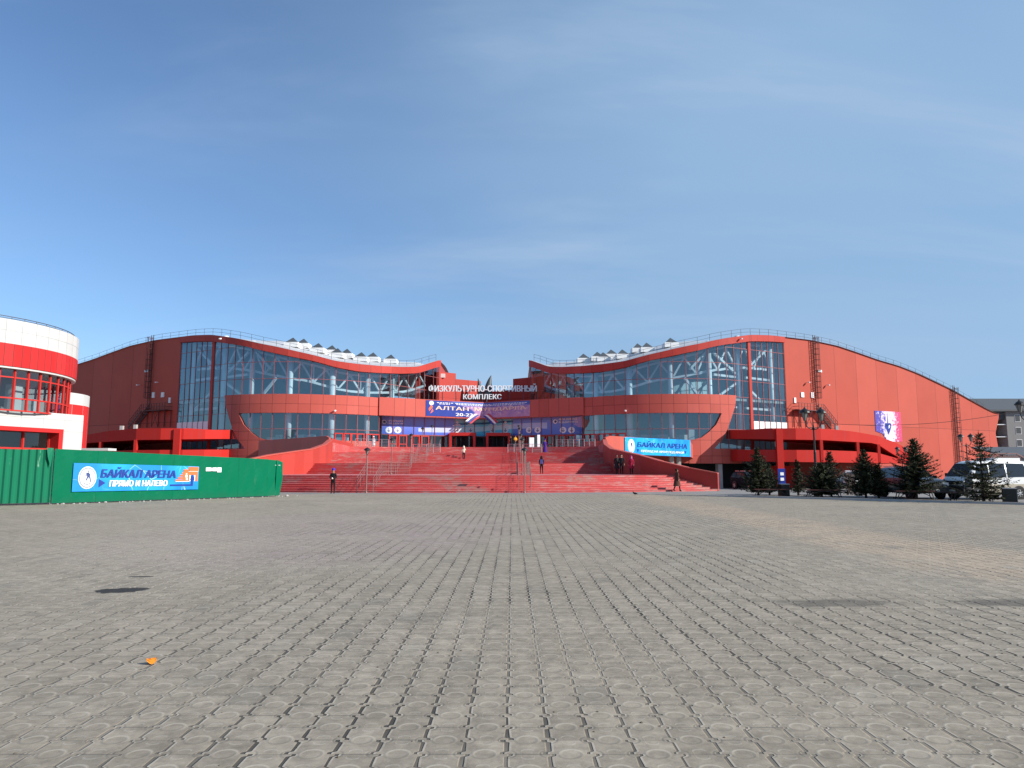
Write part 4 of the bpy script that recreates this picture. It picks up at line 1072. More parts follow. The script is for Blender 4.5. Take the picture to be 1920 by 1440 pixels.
for k in range(npn):
    x0, x1 = Lg * k / npn - .02, Lg * (k + 1) / npn + .02
    h0, h1 = 2.62 - .36 * k / npn, 2.62 - .36 * (k + 1) / npn; b = MB(); nn = 8
    def pp(i, j):
        x = x0 + (x1 - x0) * i / nn; z = .06 + rr.random() * .0 + (h0 + (h1 - h0) * i / nn - .06) * j / nn
        w = .018 * math.sin(i * 1.9 + k * 2.1) * math.sin(j * .9 + k) * (0 if i in (0, nn) else 1) + (.004 if k % 2 else -.004) + (.03 if (i in (0, nn)) else 0) * 0
        return ffm(x, z, w)
    for i in range(nn):
        for j in range(nn): b.face([pp(i, j), pp(i + 1, j), pp(i + 1, j + 1), pp(i, j + 1)])
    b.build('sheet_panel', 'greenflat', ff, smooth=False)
# buckled last panels leaning back
e0 = g1; lean = [(0, .0, 0), (.55, .05, 0), (1.0, .18, .05)]
for i, (xa, xb, ka, kb) in enumerate(((-.05, .62, 0, .06), (.57, 1.12, .03, -.02))):
    b = MB(); tilt = -.0 - .22 * i
    base = [ffm(Lg + xa + tilt * .2, .05, ka), ffm(Lg + xb + tilt, .08, kb)]
    top = [ffm(Lg + xa + .05, 2.25, ka - .06), ffm(Lg + xb + .02, 2.2 - .12 * i, kb - .12)]
    mid = [(base[0] + top[0]) / 2 + ng * .04, (base[1] + top[1]) / 2 - ng * .03 + (dg_ * .12 if i else Vector())]
    b.mesh([base[0], base[1], mid[1], mid[0], top[1], top[0]], [(0, 1, 2, 3), (3, 2, 4, 5)]); b.build('buckled_panel', 'greenflat', ff)
b = MB()
for z in (.5, 1.9): b.beam(ffm(0, z, -.07), ffm(Lg + .9, z, -.07), .05)
b.build('fence_rail', 'galv', ff)
for k in range(7): b = MB(); p = ffm(Lg * k / 6, 1.1, -.14); b.box(p, (.08, .08, 2.2)); b.build('fence_post', 'galv', ff)
def fence_hit(u, v):
    d = ray(u, v); den_ = d.dot(ng); t = (g0 - Vector((0, 0, EYE))).dot(ng) / den_; p = Vector((0, 0, EYE)) + d * t
    return (p - g0).dot(dg_), p.z
b = MB()
for u, v, w in ((392, 880, .42), (400.5, 880, .34), (410.5, 881, .26)):
    x, z = fence_hit(u, v); h = .2 if w > .3 else .27; b.mesh([ffm(x - w / 2, z - h / 2, .04), ffm(x + w / 2, z - h / 2, .04), ffm(x + w / 2, z + h / 2, .04), ffm(x - w / 2, z + h / 2, .04)], [(0, 1, 2, 3)])
b.build('pasted_notice', 'print', ff)
# ------------------------------------------------------------------ banners
def banner_mat():
    m = MT('blue printed banner'); P = m.coord('World'); n = m.noise(P, .45, 3)
    base = m.mix(n.step(.35, .65), (.005, .22, .58), (.01, .36, .72))
    v = m.new('ShaderNodeTexVoronoi'); v.feature = 'DISTANCE_TO_EDGE'; v.inputs['Scale'].default_value = .9; m.link(P, v.inputs['Vector'])
    return m.out(m.mix(NX(m.nt, v.outputs[0]).lt(.012) * m.noise(P, .7, 2).step(.45, .7) * .6, base, (.5, .8, .95)), .35, 0, .4)
M['banner'] = banner_mat()
M['navyprint'] = plain('navy print', (.006, .03, .26), .4)
M['orangeprint'] = plain('orange print', (.85, .16, .04), .4)
M['greyprint'] = plain('grey print', (.32, .33, .36), .5)
def strip(fm, pts, w, off, b, m=0):
    for (xa, ya), (xb, yb) in zip(pts, pts[1:]):
        dx_, dy_ = xb - xa, yb - ya; L = math.hypot(dx_, dy_) or 1; nx_, ny_ = -dy_ / L * w / 2, dx_ / L * w / 2
        b.face([fm(xa + nx_, ya + ny_, off), fm(xa - nx_, ya - ny_, off), fm(xb - nx_, yb - ny_, off), fm(xb + nx_, yb + ny_, off)], m)
def emblem(fm, cx_, cy_, rx, ry, parent):
    b = MB(); el = lambda kx, o, m_: b.face([fm(cx_ + rx * kx * math.cos(2 * math.pi * k / 28), cy_ + ry * kx * math.sin(2 * math.pi * k / 28), o) for k in range(28)], m_)
    el(1, .014, 0); el(.93, .017, 1); el(.78, .02, 0)
    g_ = lambda pts, m_=2: b.face([fm(cx_ + x * rx, cy_ + y * ry, .024) for x, y in pts], m_)
    g_([(-.05, .1), (.25, -.05), (.3, .3), (.05, .5), (-.2, .38)]); g_([(.0, .55), (.14, .5), (.18, .62), (.06, .68)]); g_([(-.55, -.05), (-.1, .2), (-.12, .3)])
    g_([(.2, -.05), (.32, .1), (.42, -.35), (.32, -.38)]); g_([(-.05, .1), (.1, .02), (-.1, -.3), (-.2, -.25)])
    strip(lambda x, y, k: fm(cx_ + x * rx, cy_ + y * ry, k), [(-.45, -.5), (.1, -.62), (.45, -.3)], .07, .024, b, 3); strip(lambda x, y, k: fm(cx_ + x * rx, cy_ + y * ry, k), [(.4, -.5), (-.1, -.62), (-.45, -.3)], .07, .024, b, 3)
    for x, y in ((-.35, .5), (-.6, -.3), (.6, -.25), (.45, .4)):
        for a in (0, 60, 120): strip(lambda p, q, k: fm(cx_ + p * rx, cy_ + q * ry, k), [(x - .09 * math.cos(R(a)), y - .09 * math.sin(R(a))), (x + .09 * math.cos(R(a)), y + .09 * math.sin(R(a)))], .025, .024, b, 3)
    b.build('emblem', ['print', 'greyprint', 'arrow', 'greyprint'], parent)
# banner on the green fence
xl, zt0 = fence_hit(137, 868); xr, zt1 = fence_hit(373.5, 874.5); xl2, zb0 = fence_hit(134, 922); xr2, zb1 = fence_hit(369, 917.5)
xl = (xl + xl2) / 2; xr = (xr + xr2) / 2; BW = xr - xl; BH = ((zt0 - zb0) + (zt1 - zb1)) / 2; zb_m = lambda x: zb0 + (zb1 - zb0) * x / BW
fbn = lambda x, y, k=0.0: ffm(xl + x, zb_m(x) + y * ((zt0 - zb0) + ((zt1 - zb1) - (zt0 - zb0)) * x / BW) / BH, .06 + k)
bn = empty('fence_banner', ffm(xl + BW / 2, 0.7, .06), 0, 'long blue arena banner with orange arch and arrow fixed to the green fence', 'banner')
def sheet(fm, W, H, nm, mat, parent, th=.012, n=24):
    b = MB()
    for k in range(n):
        x0, x1 = W * k / n, W * (k + 1) / n; b.face([fm(x0, 0), fm(x1, 0), fm(x1, H), fm(x0, H)]); b.face([fm(x0, H, -th), fm(x1, H, -th), fm(x1, 0, -th), fm(x0, 0, -th)])
    return b.build(nm, mat, parent)
sheet(fbn, BW, BH, 'banner_cloth', 'banner', bn)
def words(body, W, H, x, y, h, w, fm, mat, parent, shear=.15, bold=.1):
    V, Fs = text_mesh(body, w, h, 0.0, shear, .002, fat=bold); put('lettering', V, Fs, lambda a, c, k=0: fm(x + a, y + c, .035 + k), mat, parent)
words('БАЙКАЛ АРЕНА', BW, BH, BW * .195, BH * .5, BH * .39, BW * .6, fbn, 'navyprint', bn)
words('ПРЯМО И НАЛЕВО', BW, BH, BW * .262, BH * .165, BH * .235, BW * .465, fbn, 'print', bn, .12, .13)
emblem(fbn, BW * .102, BH * .49, BW * .065, BH * .4, bn)
b = MB(); b.face([fbn(BW * .188, BH * .14, .02), fbn(BW * .235, BH * .3, .02), fbn(BW * .188, BH * .44, .02)]); b.build('print_arrow', 'navyprint', bn)
b = MB()    # steps, wall and arch pictogram
q = lambda x0, y0, x1, y1, m_=0, o=.02: b.face([fbn(BW * x0, BH * y0, o), fbn(BW * x1, BH * y0, o), fbn(BW * x1, BH * y1, o), fbn(BW * x0, BH * y1, o)], m_)
q(.905, .78, .995, .97); q(.86, .36, .915, .86)
for k in range(5): q(.795 + .018 * k, .36 + .1 * k, .86, .43 + .1 * k)
q(.915, .62, .99, .775); q(.968, .36, .99, .62)
q(.795, .335, .915, .355, 1, .022); q(.915, .355, .925, .62, 1, .022); q(.96, .355, .967, .62, 1, .022); q(.905, .77, .99, .785, 1, .022)
q(.885, .4, .89, .56, 1, .024); q(.878, .52, .897, .62, 1, .024); q(.883, .63, .893, .7, 1, .024); q(.893, .4, .9, .5, 1, .024)
q(.75, .16, .95, .225, 2, .022); q(.932, .2, .95, .46, 2, .024); b.face([fbn(BW * .92, BH * .42, .026), fbn(BW * .962, BH * .42, .026), fbn(BW * .941, BH * .66, .026)], 2)
b.build('pictogram', ['orangeprint', 'print', 'navyprint'], bn)
# banner on the terrace parapet right of the stairs
pA, pB = Vector((AX + 17.3, 82.2, 0)), Vector((AX + 28.4, 94.5, 0)); dP = (pB - pA).normalized(); nP = Vector((dP.y, -dP.x, 0))
def par_hit(u, v):
    d = ray(u, v); t = (pA + nP * .26 - Vector((0, 0, EYE))).dot(nP) / d.dot(nP); p = Vector((0, 0, EYE)) + d * t; return (p - pA).dot(dP), p.z
xa_, za_ = par_hit(1171, 819.5); xb_, zb_ = par_hit(1294, 825); xc_, zc_ = par_hit(1171, 851.5); xd_, zd_ = par_hit(1294, 856.5)
W2 = xb_ - xa_; H2 = za_ - zc_
fb2 = lambda x, y, k=0.0: pA + dP * (xa_ + x) + nP * (.3 + k + .014 * math.sin(x * 1.7 + y)) + Vector((0, 0, (zc_ + (zd_ - zc_) * x / W2) + y * (H2 + ((zb_ - zd_) - H2) * x / W2) / H2))
bn2 = empty('parapet_banner', fb2(W2 / 2, 0), 0, 'wrinkled blue arena banner with white emblem hung on the terrace parapet', 'banner')
sheet(fb2, W2, H2, 'banner_cloth', 'banner', bn2)
words('БАЙКАЛ АРЕНА', W2, H2, W2 * .165, H2 * .46, H2 * .36, W2 * .77, fb2, 'navyprint', bn2, .12, .13)
words('ПРОХОД НА АРЕНУ ПОД АРКОЙ', W2, H2, W2 * .215, H2 * .14, H2 * .18, W2 * .665, fb2, 'print', bn2, .1, .12)
emblem(fb2, W2 * .085, H2 * .5, W2 * .05, H2 * .4, bn2)
b = MB()
for x in (.175, .905): b.face([fb2(W2 * (x - .018), H2 * .32, .02), fb2(W2 * x, H2 * .14, .02), fb2(W2 * (x + .018), H2 * .32, .02)])
b.build('print_arrow', 'navyprint', bn2)
# festival banner folded over the entrance fascia
sl_, zb3 = VS(798.5, 779.5, .45); sr_, _z = VS(993.5, 782, .45); _s, zt3 = VS(798.5, 750.2, .45); W3 = sr_ - sl_; H3 = zt3 - zb3
fb3 = lambda x, y, k=0.0: fV(sl_ + x, zb3 + y, .52 + k)
def fest_mat():
    m = MT('festival banner print'); X, Y, Z = m.xyz(m.coord('World')); P = m.coord('World')
    u = (X - (AX + sl_)) / W3; w = (Z - zb3) / H3; n = m.noise(P, 1.1, 5, .6)
    blue = m.mix(n, (.006, .02, .22), (.012, .045, .33))
    rosy = m.mix((n + w * .35).step(.4, .85), (.5, .27, .42), (.3, .18, .42))
    rosy = m.mix((m.noise(P, 2.5, 4) + w * .2).step(.58, .72) * .5, rosy, (.82, .6, .6))
    top = m.mix(n, (.03, .08, .36), (.10, .18, .5))
    right_ = m.mix((w + (n - .5) * .3).step(.68, .8), rosy, top)
    edge = (u - .46 - ((w - .32).abs()) * -.18 - (w.step(.5, .95)) * -.1).step(-.015, .015)
    return m.out(m.mix(edge, blue, right_), .4, 0, .35)
M['fest'] = fest_mat()
bn3 = empty('festival_banner', fb3(W3 / 2, 0), 0, 'wide blue and pink festival banner folded over the fascia above the entrance', 'banner')
b = MB(); n = 26
cutx = sorted([W3 * k / n for k in range(n + 1)] + [-sl_])
for x0, x1 in zip(cutx, cutx[1:]): b.face([fb3(x0, 0), fb3(x1, 0), fb3(x1, H3), fb3(x0, H3)])
b.build('banner_cloth', 'fest', bn3)
M['goldprint'] = plain('pale gold print', (.86, .62, .42), .4)
words('АЛТАН', W3, H3, W3 * .088, H3 * .42, H3 * .24, W3 * .31, fb3, 'goldprint', bn3, 0, .1)
words('МYНДАРГА', W3, H3, W3 * .455, H3 * .42, H3 * .24, W3 * .51, fb3, 'goldprint', bn3, 0, .1)
words('20-22', W3, H3, W3 * .275, H3 * .06, H3 * .2, W3 * .165, fb3, 'print', bn3, 0, .1)
b = MB(); rr = random.Random(9)
for y, x0, x1 in ((.86, .1, .25), (.86, .27, .62), (.78, .12, .22), (.79, .28, .95), (.87, .64, .97)):
    x = x0
    while x < x1:
        w = rr.uniform(.012, .03); b.face([fb3(W3 * x, H3 * y, .02), fb3(W3 * min(x1, x + w), H3 * y, .02), fb3(W3 * min(x1, x + w), H3 * (y + .04), .02), fb3(W3 * x, H3 * (y + .04), .02)]); x += w + .007
b.build('small_print', 'print', bn3)
b = MB(); disc(b, (W3 * .05, H3 * .83), H3 * .14, fb3, .02); b.face([fb3(W3 * .045, H3 * .7, .02), fb3(W3 * .065, H3 * .6, .02), fb3(W3 * .03, H3 * .3, .02), fb3(W3 * .025, H3 * .45, .02)], 1); b.face([fb3(W3 * .06, H3 * .5, .022), fb3(W3 * .068, H3 * .3, .022), fb3(W3 * .04, H3 * .15, .022)], 1)
b.build('banner_emblem', ['print', 'orangeprint'], bn3)
# striped ribbon ends hanging from the fold
M['flagred'] = plain('red ribbon', (.5, .04, .06), .5); M['flagblue'] = plain('blue ribbon', (.04, .06, .32), .5)
rb = MB(); xc_ = W3 * .525
for sgn, xo, y0, y1, mats in ((-1, -.2, .18, -.33, (0, 1, 2)), (1, .35, .2, -.4, (1, 0, 2))):
    for k in range(3):
        xo_ = xo + (.42 * k - .42) * 1.0; ln = []
        for j in range(7):
            h = j / 6; ln.append((xc_ + sgn * (.4 + 1.7 * h) + xo_ * .8, H3 * (y0 + (y1 - y0) * h ** 1.2) + .18 * (k - 1) * sgn))
        for (x0, y0_), (x1, y1_) in zip(ln, ln[1:]): rb.face([fb3(x0 - .2, y0_, .05 + .03 * k), fb3(x1 - .2, y1_, .05 + .03 * k), fb3(x1 + .22, y1_, .05 + .03 * k), fb3(x0 + .22, y0_, .05 + .03 * k)], mats[k])
rb.build('ribbon_tail', ['print', 'flagblue', 'flagred'], bn3)
# poster on the right wall
fR = wings[1]
tA, zTA = RT(1638, 770.5); tB, zTB = RT(1686.5, 773); _t, zBA = RT(1640, 808.5); _t, zBB = RT(1688, 828); _t, zBM = RT(1662, 824)
def poster_mat():
    m = MT('sports poster print'); X, Y, Z = m.xyz(m.coord('World')); P = m.coord('World')
    xa, xb = fR(tA, 0).x, fR(tB, 0).x; u = (X - xa) / (xb - xa); n = m.noise(P, 1.6, 6, .75)
    base = m.mix(u.step(.1, .9), (.72, .66, .86), (.86, .6, .72))
    base = m.mix((n - u * .55).step(.27, .36) , base, (.07, .05, .35)); base = m.mix((m.noise(P, 1.9, 6, .75) + (u - 1) * .8).step(.28, .36) * u.gt(.5), base, (.7, .05, .16))
    return m.out(base, .45, 0, .35)
M['poster'] = poster_mat()
po = empty('wall_poster', fR(tA, zBA, .2), 0, 'tall purple and red poster with dark blue spade shape on the sunlit side wall', 'poster')
z1p = max(zTA, zTB)
skin_panel('poster_sheet', [(tA, zBA), (tA + 1.9, zBA - .4), (tA + 3.2, zBM - .4), (tB, zBB), (tB, z1p), (tA, z1p)], fR, [], [], .16, .04, ('poster', 'seam'), po)
b = MB(); tm = RT(1663, 795)[0]; zm = RT(1663, 795)[1]; fq = lambda x, y, k=0: fR(tm + x, zm + y, .21 + k)
b.face([fq(x, y) for x, y in ((0, -2.0), (.5, -1.3), (.95, -.4), (.9, .1), (.45, .2), (.12, .1), (.08, 2.3), (-.1, 1.0), (-.2, .1), (-.6, .2), (-.95, 0), (-.85, -.6), (-.45, -1.3))], 0)
for y in (-2.9, -3.5, -4.1): b.face([fq(-1.6, y), fq(0, y - .3), fq(1.7, y), fq(1.7, y + .18), fq(0, y - .1), fq(-1.6, y + .18)], 1)
b.face([fq(.1, -.9, .01), fq(.55, -.5, .01), fq(.5, -.1, .01), fq(.15, -.3, .01)], 1)
b.build('poster_print', ['navyprint', 'print'], po)
# ------------------------------------------------------------------ lamps
M['lampglass'] = plain('frosted lantern glass', (.22, .21, .19), .3)
def stair_lamp(loc, label):
    r = empty('stair_lamp', loc, 0, label, 'lamp', 'thin lamps along the staircase'); r['_local'] = 1
    b = MB(); b.tube([(0, 0, 0), (0, 0, 2.62)], .042, 8); b.lathe([(.09, 0), (.09, .05), (.05, .12)], n=10); b.build('pole', 'rustpole', r)
    b = MB(); b.lathe([(.03, 2.6), (.05, 2.66), (.035, 2.7)], n=8)
    for a in range(3): b.beam((.03 * math.cos(2.1 * a), .03 * math.sin(2.1 * a), 2.68), (.2 * math.cos(2.1 * a), .2 * math.sin(2.1 * a), 2.98), .022)
    b.build('bracket', 'black', r)
    b = MB(); b.lathe([(.05, 2.7), (.13, 2.96), (.12, 2.98)], n=12); b.build('lantern', 'lampglass', r)
    b = MB(); b.lathe([(.25, 2.975), (.235, 3.02), (.17, 3.1), (.07, 3.15), (.012, 3.2)], n=14); b.build('cap', 'black', r); return r
names = ['at the foot of the stairs', 'on the first landing', 'on the second landing', 'on the third landing', 'up on the terrace']
for k, (y, z) in enumerate(((50.2, 0), (62, 1.2), (75.5, 2.25), (87, 3.6), (99.5, ZF))):
    for sx, nm in ((-10.2 - .25 * k, 'left'), (.88 + .02 * k, 'right')):
        stair_lamp((sx, y, z), f'slim lamp post {names[k]}, {"beside the left double handrail" if nm == "left" else "in the middle row"}')
def plaza_lamp(loc, rz, h, label):
    r = empty('street_lamp', loc, rz, label, 'street lamp', 'black twin lantern street lamps'); r['_local'] = 1
    b = MB(); b.lathe([(.2, 0), (.2, .12), (.13, .2), (.12, .75), (.085, .85), (.075, h * .5), (.06, h * .52), (.05, h - 1.25)], n=12); b.build('post', 'black', r)
    b = MB(); t = h - 1.25
    for s in (-1, 1):
        b.tube([(0, 0, t - .05), (s * .2, 0, t - .02), (s * .42, 0, t + .12), (s * .54, 0, t + .34), (s * .54, 0, t + .48)], .032, 6)
    b.lathe([(.05, t - .1), (.1, t + .02), (.05, t + .12), (.012, t + .34)], n=8); b.tube([(-.3, 0, t + .07), (.3, 0, t + .07)], .02, 5); b.build('arm', 'black', r)
    for s in (-1, 1):
        b = MB(); b.lathe([(.075, t + .47), (.1, t + .5), (.23, t + .98), (.21, t + 1.0)], (s * .54, 0, 0), 6); l = b.build('lantern', 'lampglass', r)
        b = MB(); b.lathe([(.32, t + .98), (.3, t + 1.04), (.2, t + 1.16), (.08, t + 1.24), (.012, t + 1.36)], (s * .54, 0, 0), 12)
        for a in range(6): b.beam((s * .54 + .085 * math.cos(R(60 * a)), .085 * math.sin(R(60 * a)), t + .48), (s * .54 + .235 * math.cos(R(60 * a)), .235 * math.sin(R(60 * a)), t + 1.0), .022)
        b.build('lantern_cap', 'black', l)
    return r
p = ground_at(1532, 931); plaza_lamp((p.x, p.y, 0), R(8), zat(766, p.y) , 'tall black twin lantern lamp rising among the spruces before the ramp')
plaza_lamp((at(1809, 800, 76).x, 76, gz(50, 76)), 0, zat(814, 76) - gz(50, 76), 'black twin lantern lamp behind the white van roof')
plaza_lamp((at(1687, 800, 96).x, 96, gz(60, 96)), 0, zat(838, 96) - gz(60, 96), 'small distant twin lantern lamp below the wall poster')
plaza_lamp((at(1927, 800, 47).x, 47, 0), R(15), zat(752, 47), 'black twin lantern lamp cut by the right edge')
# cable between the lamp and the right
b = MB(); c0 = Vector((p.x, p.y, zat(792, p.y))); c1 = Vector((at(1930, 700, 47).x, 47, zat(765, 47)))
pts = [c0 + (c1 - c0) * (k / 24) - Vector((0, 0, .55 * 4 * (k / 24) * (1 - k / 24))) for k in range(25)]
b.tube(pts, .014, 4); tag(b.build('overhead_cable', 'black'), 'thin black cable sagging across the right wall between lamps', 'cable')
# ------------------------------------------------------------------ handrails
def railing(path, name, label, group, mat='rustpole', bars=(.3, .55, .8), h=1.05, wdt=.034, post=1.3):
    r = empty(name, path[0], 0, label, 'railing', group)
    b = MB(); path = [Vector(q) for q in path]
    b.tube([q + Vector((0, 0, h)) for q in path], wdt / 2, 6); b.build('top_rail', mat, r)
    b = MB()
    for hh in bars: b.tube([q + Vector((0, 0, hh)) for q in path], wdt * .32, 5)
    b.build('rail_bar', mat, r)
    for a, c in zip(path, path[1:]):
        n = max(1, round((c - a).length / post))
        for k in range(n + (1 if c == path[-1] else 0)):
            q_ = a + (c - a) * k / n; b = MB(); b.tube([q_, q_ + Vector((0, 0, h))], wdt * .48, 6); b.build('post', mat, r)
    return r
def stair_path(sx):
    P_ = []
    def yb(k): z, y0, Rr = curves[k]; s = abs(sx - AX); return y0 + (abs(Rr) - math.sqrt(Rr * Rr - s * s)) * (1 if Rr > 0 else -1)
    P_.append((sx, yb(0) - .35, 0.0)); P_.append((sx, yb(7) + .1, 1.2)); P_.append((sx, yb(8) - .1, 1.2)); P_.append((sx, yb(14) + .1, 2.25)); P_.append((sx, yb(15) - .1, 2.25)); P_.append((sx, yb(23) + .1, 3.6))
    P_.append((sx, yb(24) - .1, 3.6)); P_.append((sx, yb(30) + .1, ZF)); return P_
for sx, nm in ((-10.95, 'outer rail of the double handrail climbing the stairs left of the middle'), (-9.75, 'inner rail of the double handrail climbing the stairs left of the middle'), (.45, 'handrail seen end on near the middle of the stairs, next to the lamp row'), (1.35, 'handrail seen end on near the middle of the stairs, right of the lamp row')):
    railing(stair_path(sx), 'handrail', nm, 'handrails climbing the staircase', bars=(.28, .54, .8), post=1.2)
for xa, ya, xb, yb_, z, nm in ((-12.0, 86.5, -8.7, 86.3, 3.6, 'short shiny steel barrier on the third landing left of the middle'), (-.5, 86.3, 1.0, 86.2, 3.6, 'short shiny steel barrier on the third landing just left of the lamp row'), (1.3, 86.2, 3.6, 86.4, 3.6, 'short shiny steel barrier on the third landing just right of the lamp row'),
                              (6.2, 98.6, 9.2, 97.4, ZF, 'long shiny steel barrier at the right end of the terrace edge'), (-19.6, 97.4, -16.2, 98.6, ZF, 'long shiny steel barrier at the left end of the terrace edge')):
    railing([(xa, ya, z), ((xa + xb) / 2, (ya + yb_) / 2 - .12, z), (xb, yb_, z)], 'steel_barrier', nm, 'steel barriers on the stairs', 'inox', (.25, .45, .65, .85), 1.08, .07, 1.0)
for k, (xa, ya, xb, yb_) in enumerate(((9.5, 101, 11.6, 99.5), (-21.9, 99.5, -19.8, 101))):
    railing([(xa, ya, ZF), (xb, yb_, ZF)], 'steel_barrier', 'shiny steel barrier by the doors at the far ' + ('right' if k == 0 else 'left') + ' of the terrace', 'steel barriers on the stairs', 'inox', (.25, .45, .65, .85), 1.25, .07, 1.0)
# ------------------------------------------------------------------ benches, bins, notice stand
def bench(loc, rz, label, w=2.0):
    r = empty('bench', loc, rz, label, 'bench', 'low iron benches by the spruces'); r['_local'] = 1
    b = MB()
    for y in (-.16, 0, .16): b.box((0, y, .47), (w, .12, .045))
    b.build('seat', 'brown', r)
    for s in (-1, 1):
        b = MB(); x = s * w * .4
        for y in (-.2, .2): b.tube([(x + s * .12, y, 0), (x + s * .05, y, .25), (x, y, .44)], .025, 6)
        b.tube([(x - s * .02, -.2, .44), (x - s * .02, .2, .44)], .02, 5)
        b.tube([(x + s * .16 + .05 * math.cos(k * .7), .2 * (1 if k < 0 else 1), .05 + .05 * math.sin(k * .7)) for k in range(9)], .016, 4)
        b.build('leg', 'black', r)
    b = MB(); b.tube([(w * .4 * math.cos(R(a)), -.18, .04 + .36 * math.sin(R(a))) for a in range(0, 181, 15)], .022, 5); b.build('arch_brace', 'black', r); return r
for u, v, rz, nm in ((1447, 932.5, 6, 'low dark bench with arched brace under the bushy spruce near the passage'), (1545, 934, 7, 'low dark bench under the broad spruce beside the tall lamp'), (1715, 937, 10, 'low dark bench in front of the dark car'), (1822, 941, 10, 'low dark bench before the white van front wheel')):
    p_ = ground_at(u, v); bench((p_.x, p_.y, 0), R(-rz), nm)
def bin_(u, v, w, h, rz, nm):
    p_ = ground_at(u, v); r = empty('litter_bin', (p_.x, p_.y, 0), R(rz), nm, 'bin', 'dark litter bins'); r['_local'] = 1
    b = MB(); b.prism([(-w / 2, -w / 2), (w / 2, -w / 2), (w / 2 * 1.0, w / 2), (-w / 2, w / 2)], .05, h); b.build('body', 'black', r)
    b = MB(); b.box((0, 0, h + .02), (w * 1.08, w * 1.08, .04)); b.box((w / 2 + .012, 0, h * .5), (.02, w * .86, h * .8)); b.build('rim', 'galv', r)
    b = MB()
    for a in (-1, 1):
        for c in (-1, 1): b.box((a * w * .4, c * w * .4, .025), (.06, .06, .05))
    b.build('foot', 'black', r)
bin_(1894, 944.5, .55, .72, -28, 'square dark litter bin with pale side at the right end of the spruce row')
bin_(1470, 932, .5, .75, 5, 'square dark litter bin under the blue notice stand')
p_ = ground_at(1467, 927); r = empty('notice_stand', (p_.x, p_.y, 0), R(6), 'narrow blue notice stand with white squares between spruce and ramp column', 'sign'); r['_local'] = 1
b = MB(); b.box((0, 0, .95), (.5, .06, 1.5)); b.build('board', 'navyprint', r)
b = MB()
for z in (.55, 1.0, 1.35): b.box((.02, -.036, z), (.24, .008, .2))
b.build('notice', 'print', r)
b = MB(); b.box((0, 0, .1), (.4, .3, .2)); b.build('base', 'black', r)
# ------------------------------------------------------------------ spruces
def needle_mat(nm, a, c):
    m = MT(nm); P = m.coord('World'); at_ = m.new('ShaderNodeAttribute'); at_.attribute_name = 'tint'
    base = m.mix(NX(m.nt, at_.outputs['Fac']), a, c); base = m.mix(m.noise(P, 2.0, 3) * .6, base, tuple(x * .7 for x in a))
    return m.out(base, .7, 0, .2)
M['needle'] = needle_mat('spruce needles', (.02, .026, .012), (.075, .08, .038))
M['bark'] = plain('dark bark', (.06, .045, .035), .9)
M['twig'] = plain('bare twigs', (.16, .11, .085), .9)
def spruce(loc, h, rad, seed, label, dense=1.0, low=.12, shape=.85):
    rr = random.Random(seed)
    r = empty('spruce_tree', loc, 0, label, 'spruce', 'small spruces along the square'); r['_local'] = 1
    b = MB(); b.tube([(0, 0, -.05), (.01, 0, h * .3), (0, .01, h * .7), (0, 0, h)], [.075, .06, .03, .006], 8); b.build('trunk', 'bark', r)
    c = MB(); tw = MB()
    z = h * low; step = h * .042 / dense
    while z < h * .985:
        f_ = 1 - (z - h * low) / (h * (1 - low)); L0 = rad * f_ ** shape * (.35 + .65 * min(1, f_ / .42)) + .05
        nb = max(4, int((7 + 5 * f_) * (.7 + .3 * dense)))
        a_0 = rr.random() * 6.28
        for k in range(nb):
            a = a_0 + 6.283 * k / nb + rr.gauss(0, .18); L = L0 * rr.uniform(.5, 1.22); up = .25 - .42 * f_ + rr.gauss(0, .09)
            d = Vector((math.cos(a), math.sin(a), 0)); sd_ = Vector((-d.y, d.x, 0)); b0 = Vector((0, 0, z + rr.gauss(0, .03)))
            def bp(q): return b0 + d * (L * q) + Vector((0, 0, L * (up * q + .28 * q * q)))
            tw.tube([bp(0), bp(.5), bp(1)], [.012, .009, .004], 3, cap=False)
            ns = max(4, int(L * 15 * dense))
            for j in range(ns):
                q = (j + .6) / ns; o = bp(q); wl_ = (.10 + .28 * L * (1 - q) * .55) * rr.uniform(.7, 1.25)
                for s in (-1, 1):
                    tip = o + (sd_ * s * .85 + d * rr.uniform(.45, .8)).normalized() * wl_ + Vector((0, 0, rr.gauss(.0, .035)))
                    m_ = (o + tip) / 2; wv = (d * .6 - sd_ * s * .5) * (.028 + .02 * rr.random()) + Vector((0, 0, rr.gauss(0, .02)))
                    t_ = rr.random() * (.55 + .45 * q)
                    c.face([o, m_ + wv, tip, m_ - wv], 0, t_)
                if rr.random() < .8:
                    tip = o + d * rr.uniform(.02, .12) + Vector((rr.gauss(0, .03), rr.gauss(0, .03), rr.choice((-1, 1, 1)) * rr.uniform(.05, .12))); m_ = (o + tip) / 2; wv = sd_ * .03
                    c.face([o, m_ + wv, tip, m_ - wv], 0, rr.random())
            e = bp(1.0); tip = e + (bp(1) - bp(.8)).normalized() * .12; m_ = (e + tip) / 2; c.face([e - d * .03, m_ + sd_ * .03, tip, m_ - sd_ * .03], 0, .9)
        z += step * rr.uniform(.8, 1.25)
    for k in range(14):      # leader
        a = rr.random() * 6.28; o = Vector((0, 0, h * (.9 + .1 * k / 14))); tip = o + Vector((math.cos(a) * .07, math.sin(a) * .07, .07)); c.face([o, (o + tip) / 2 + Vector((.012, .012, 0)), tip, (o + tip) / 2 - Vector((.012, .012, 0))], 0, .6)
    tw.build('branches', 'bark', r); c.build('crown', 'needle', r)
    return r
def tree_px(u, v, vtop, halfw, seed, label, **kw):
    p_ = ground_at(u, v - (2.0 if u < 1800 else -.5)); h = zat(vtop, p_.y); spruce((p_.x, p_.y, 0), h, halfw * 1.12 / F * p_.y, seed, label, **kw)
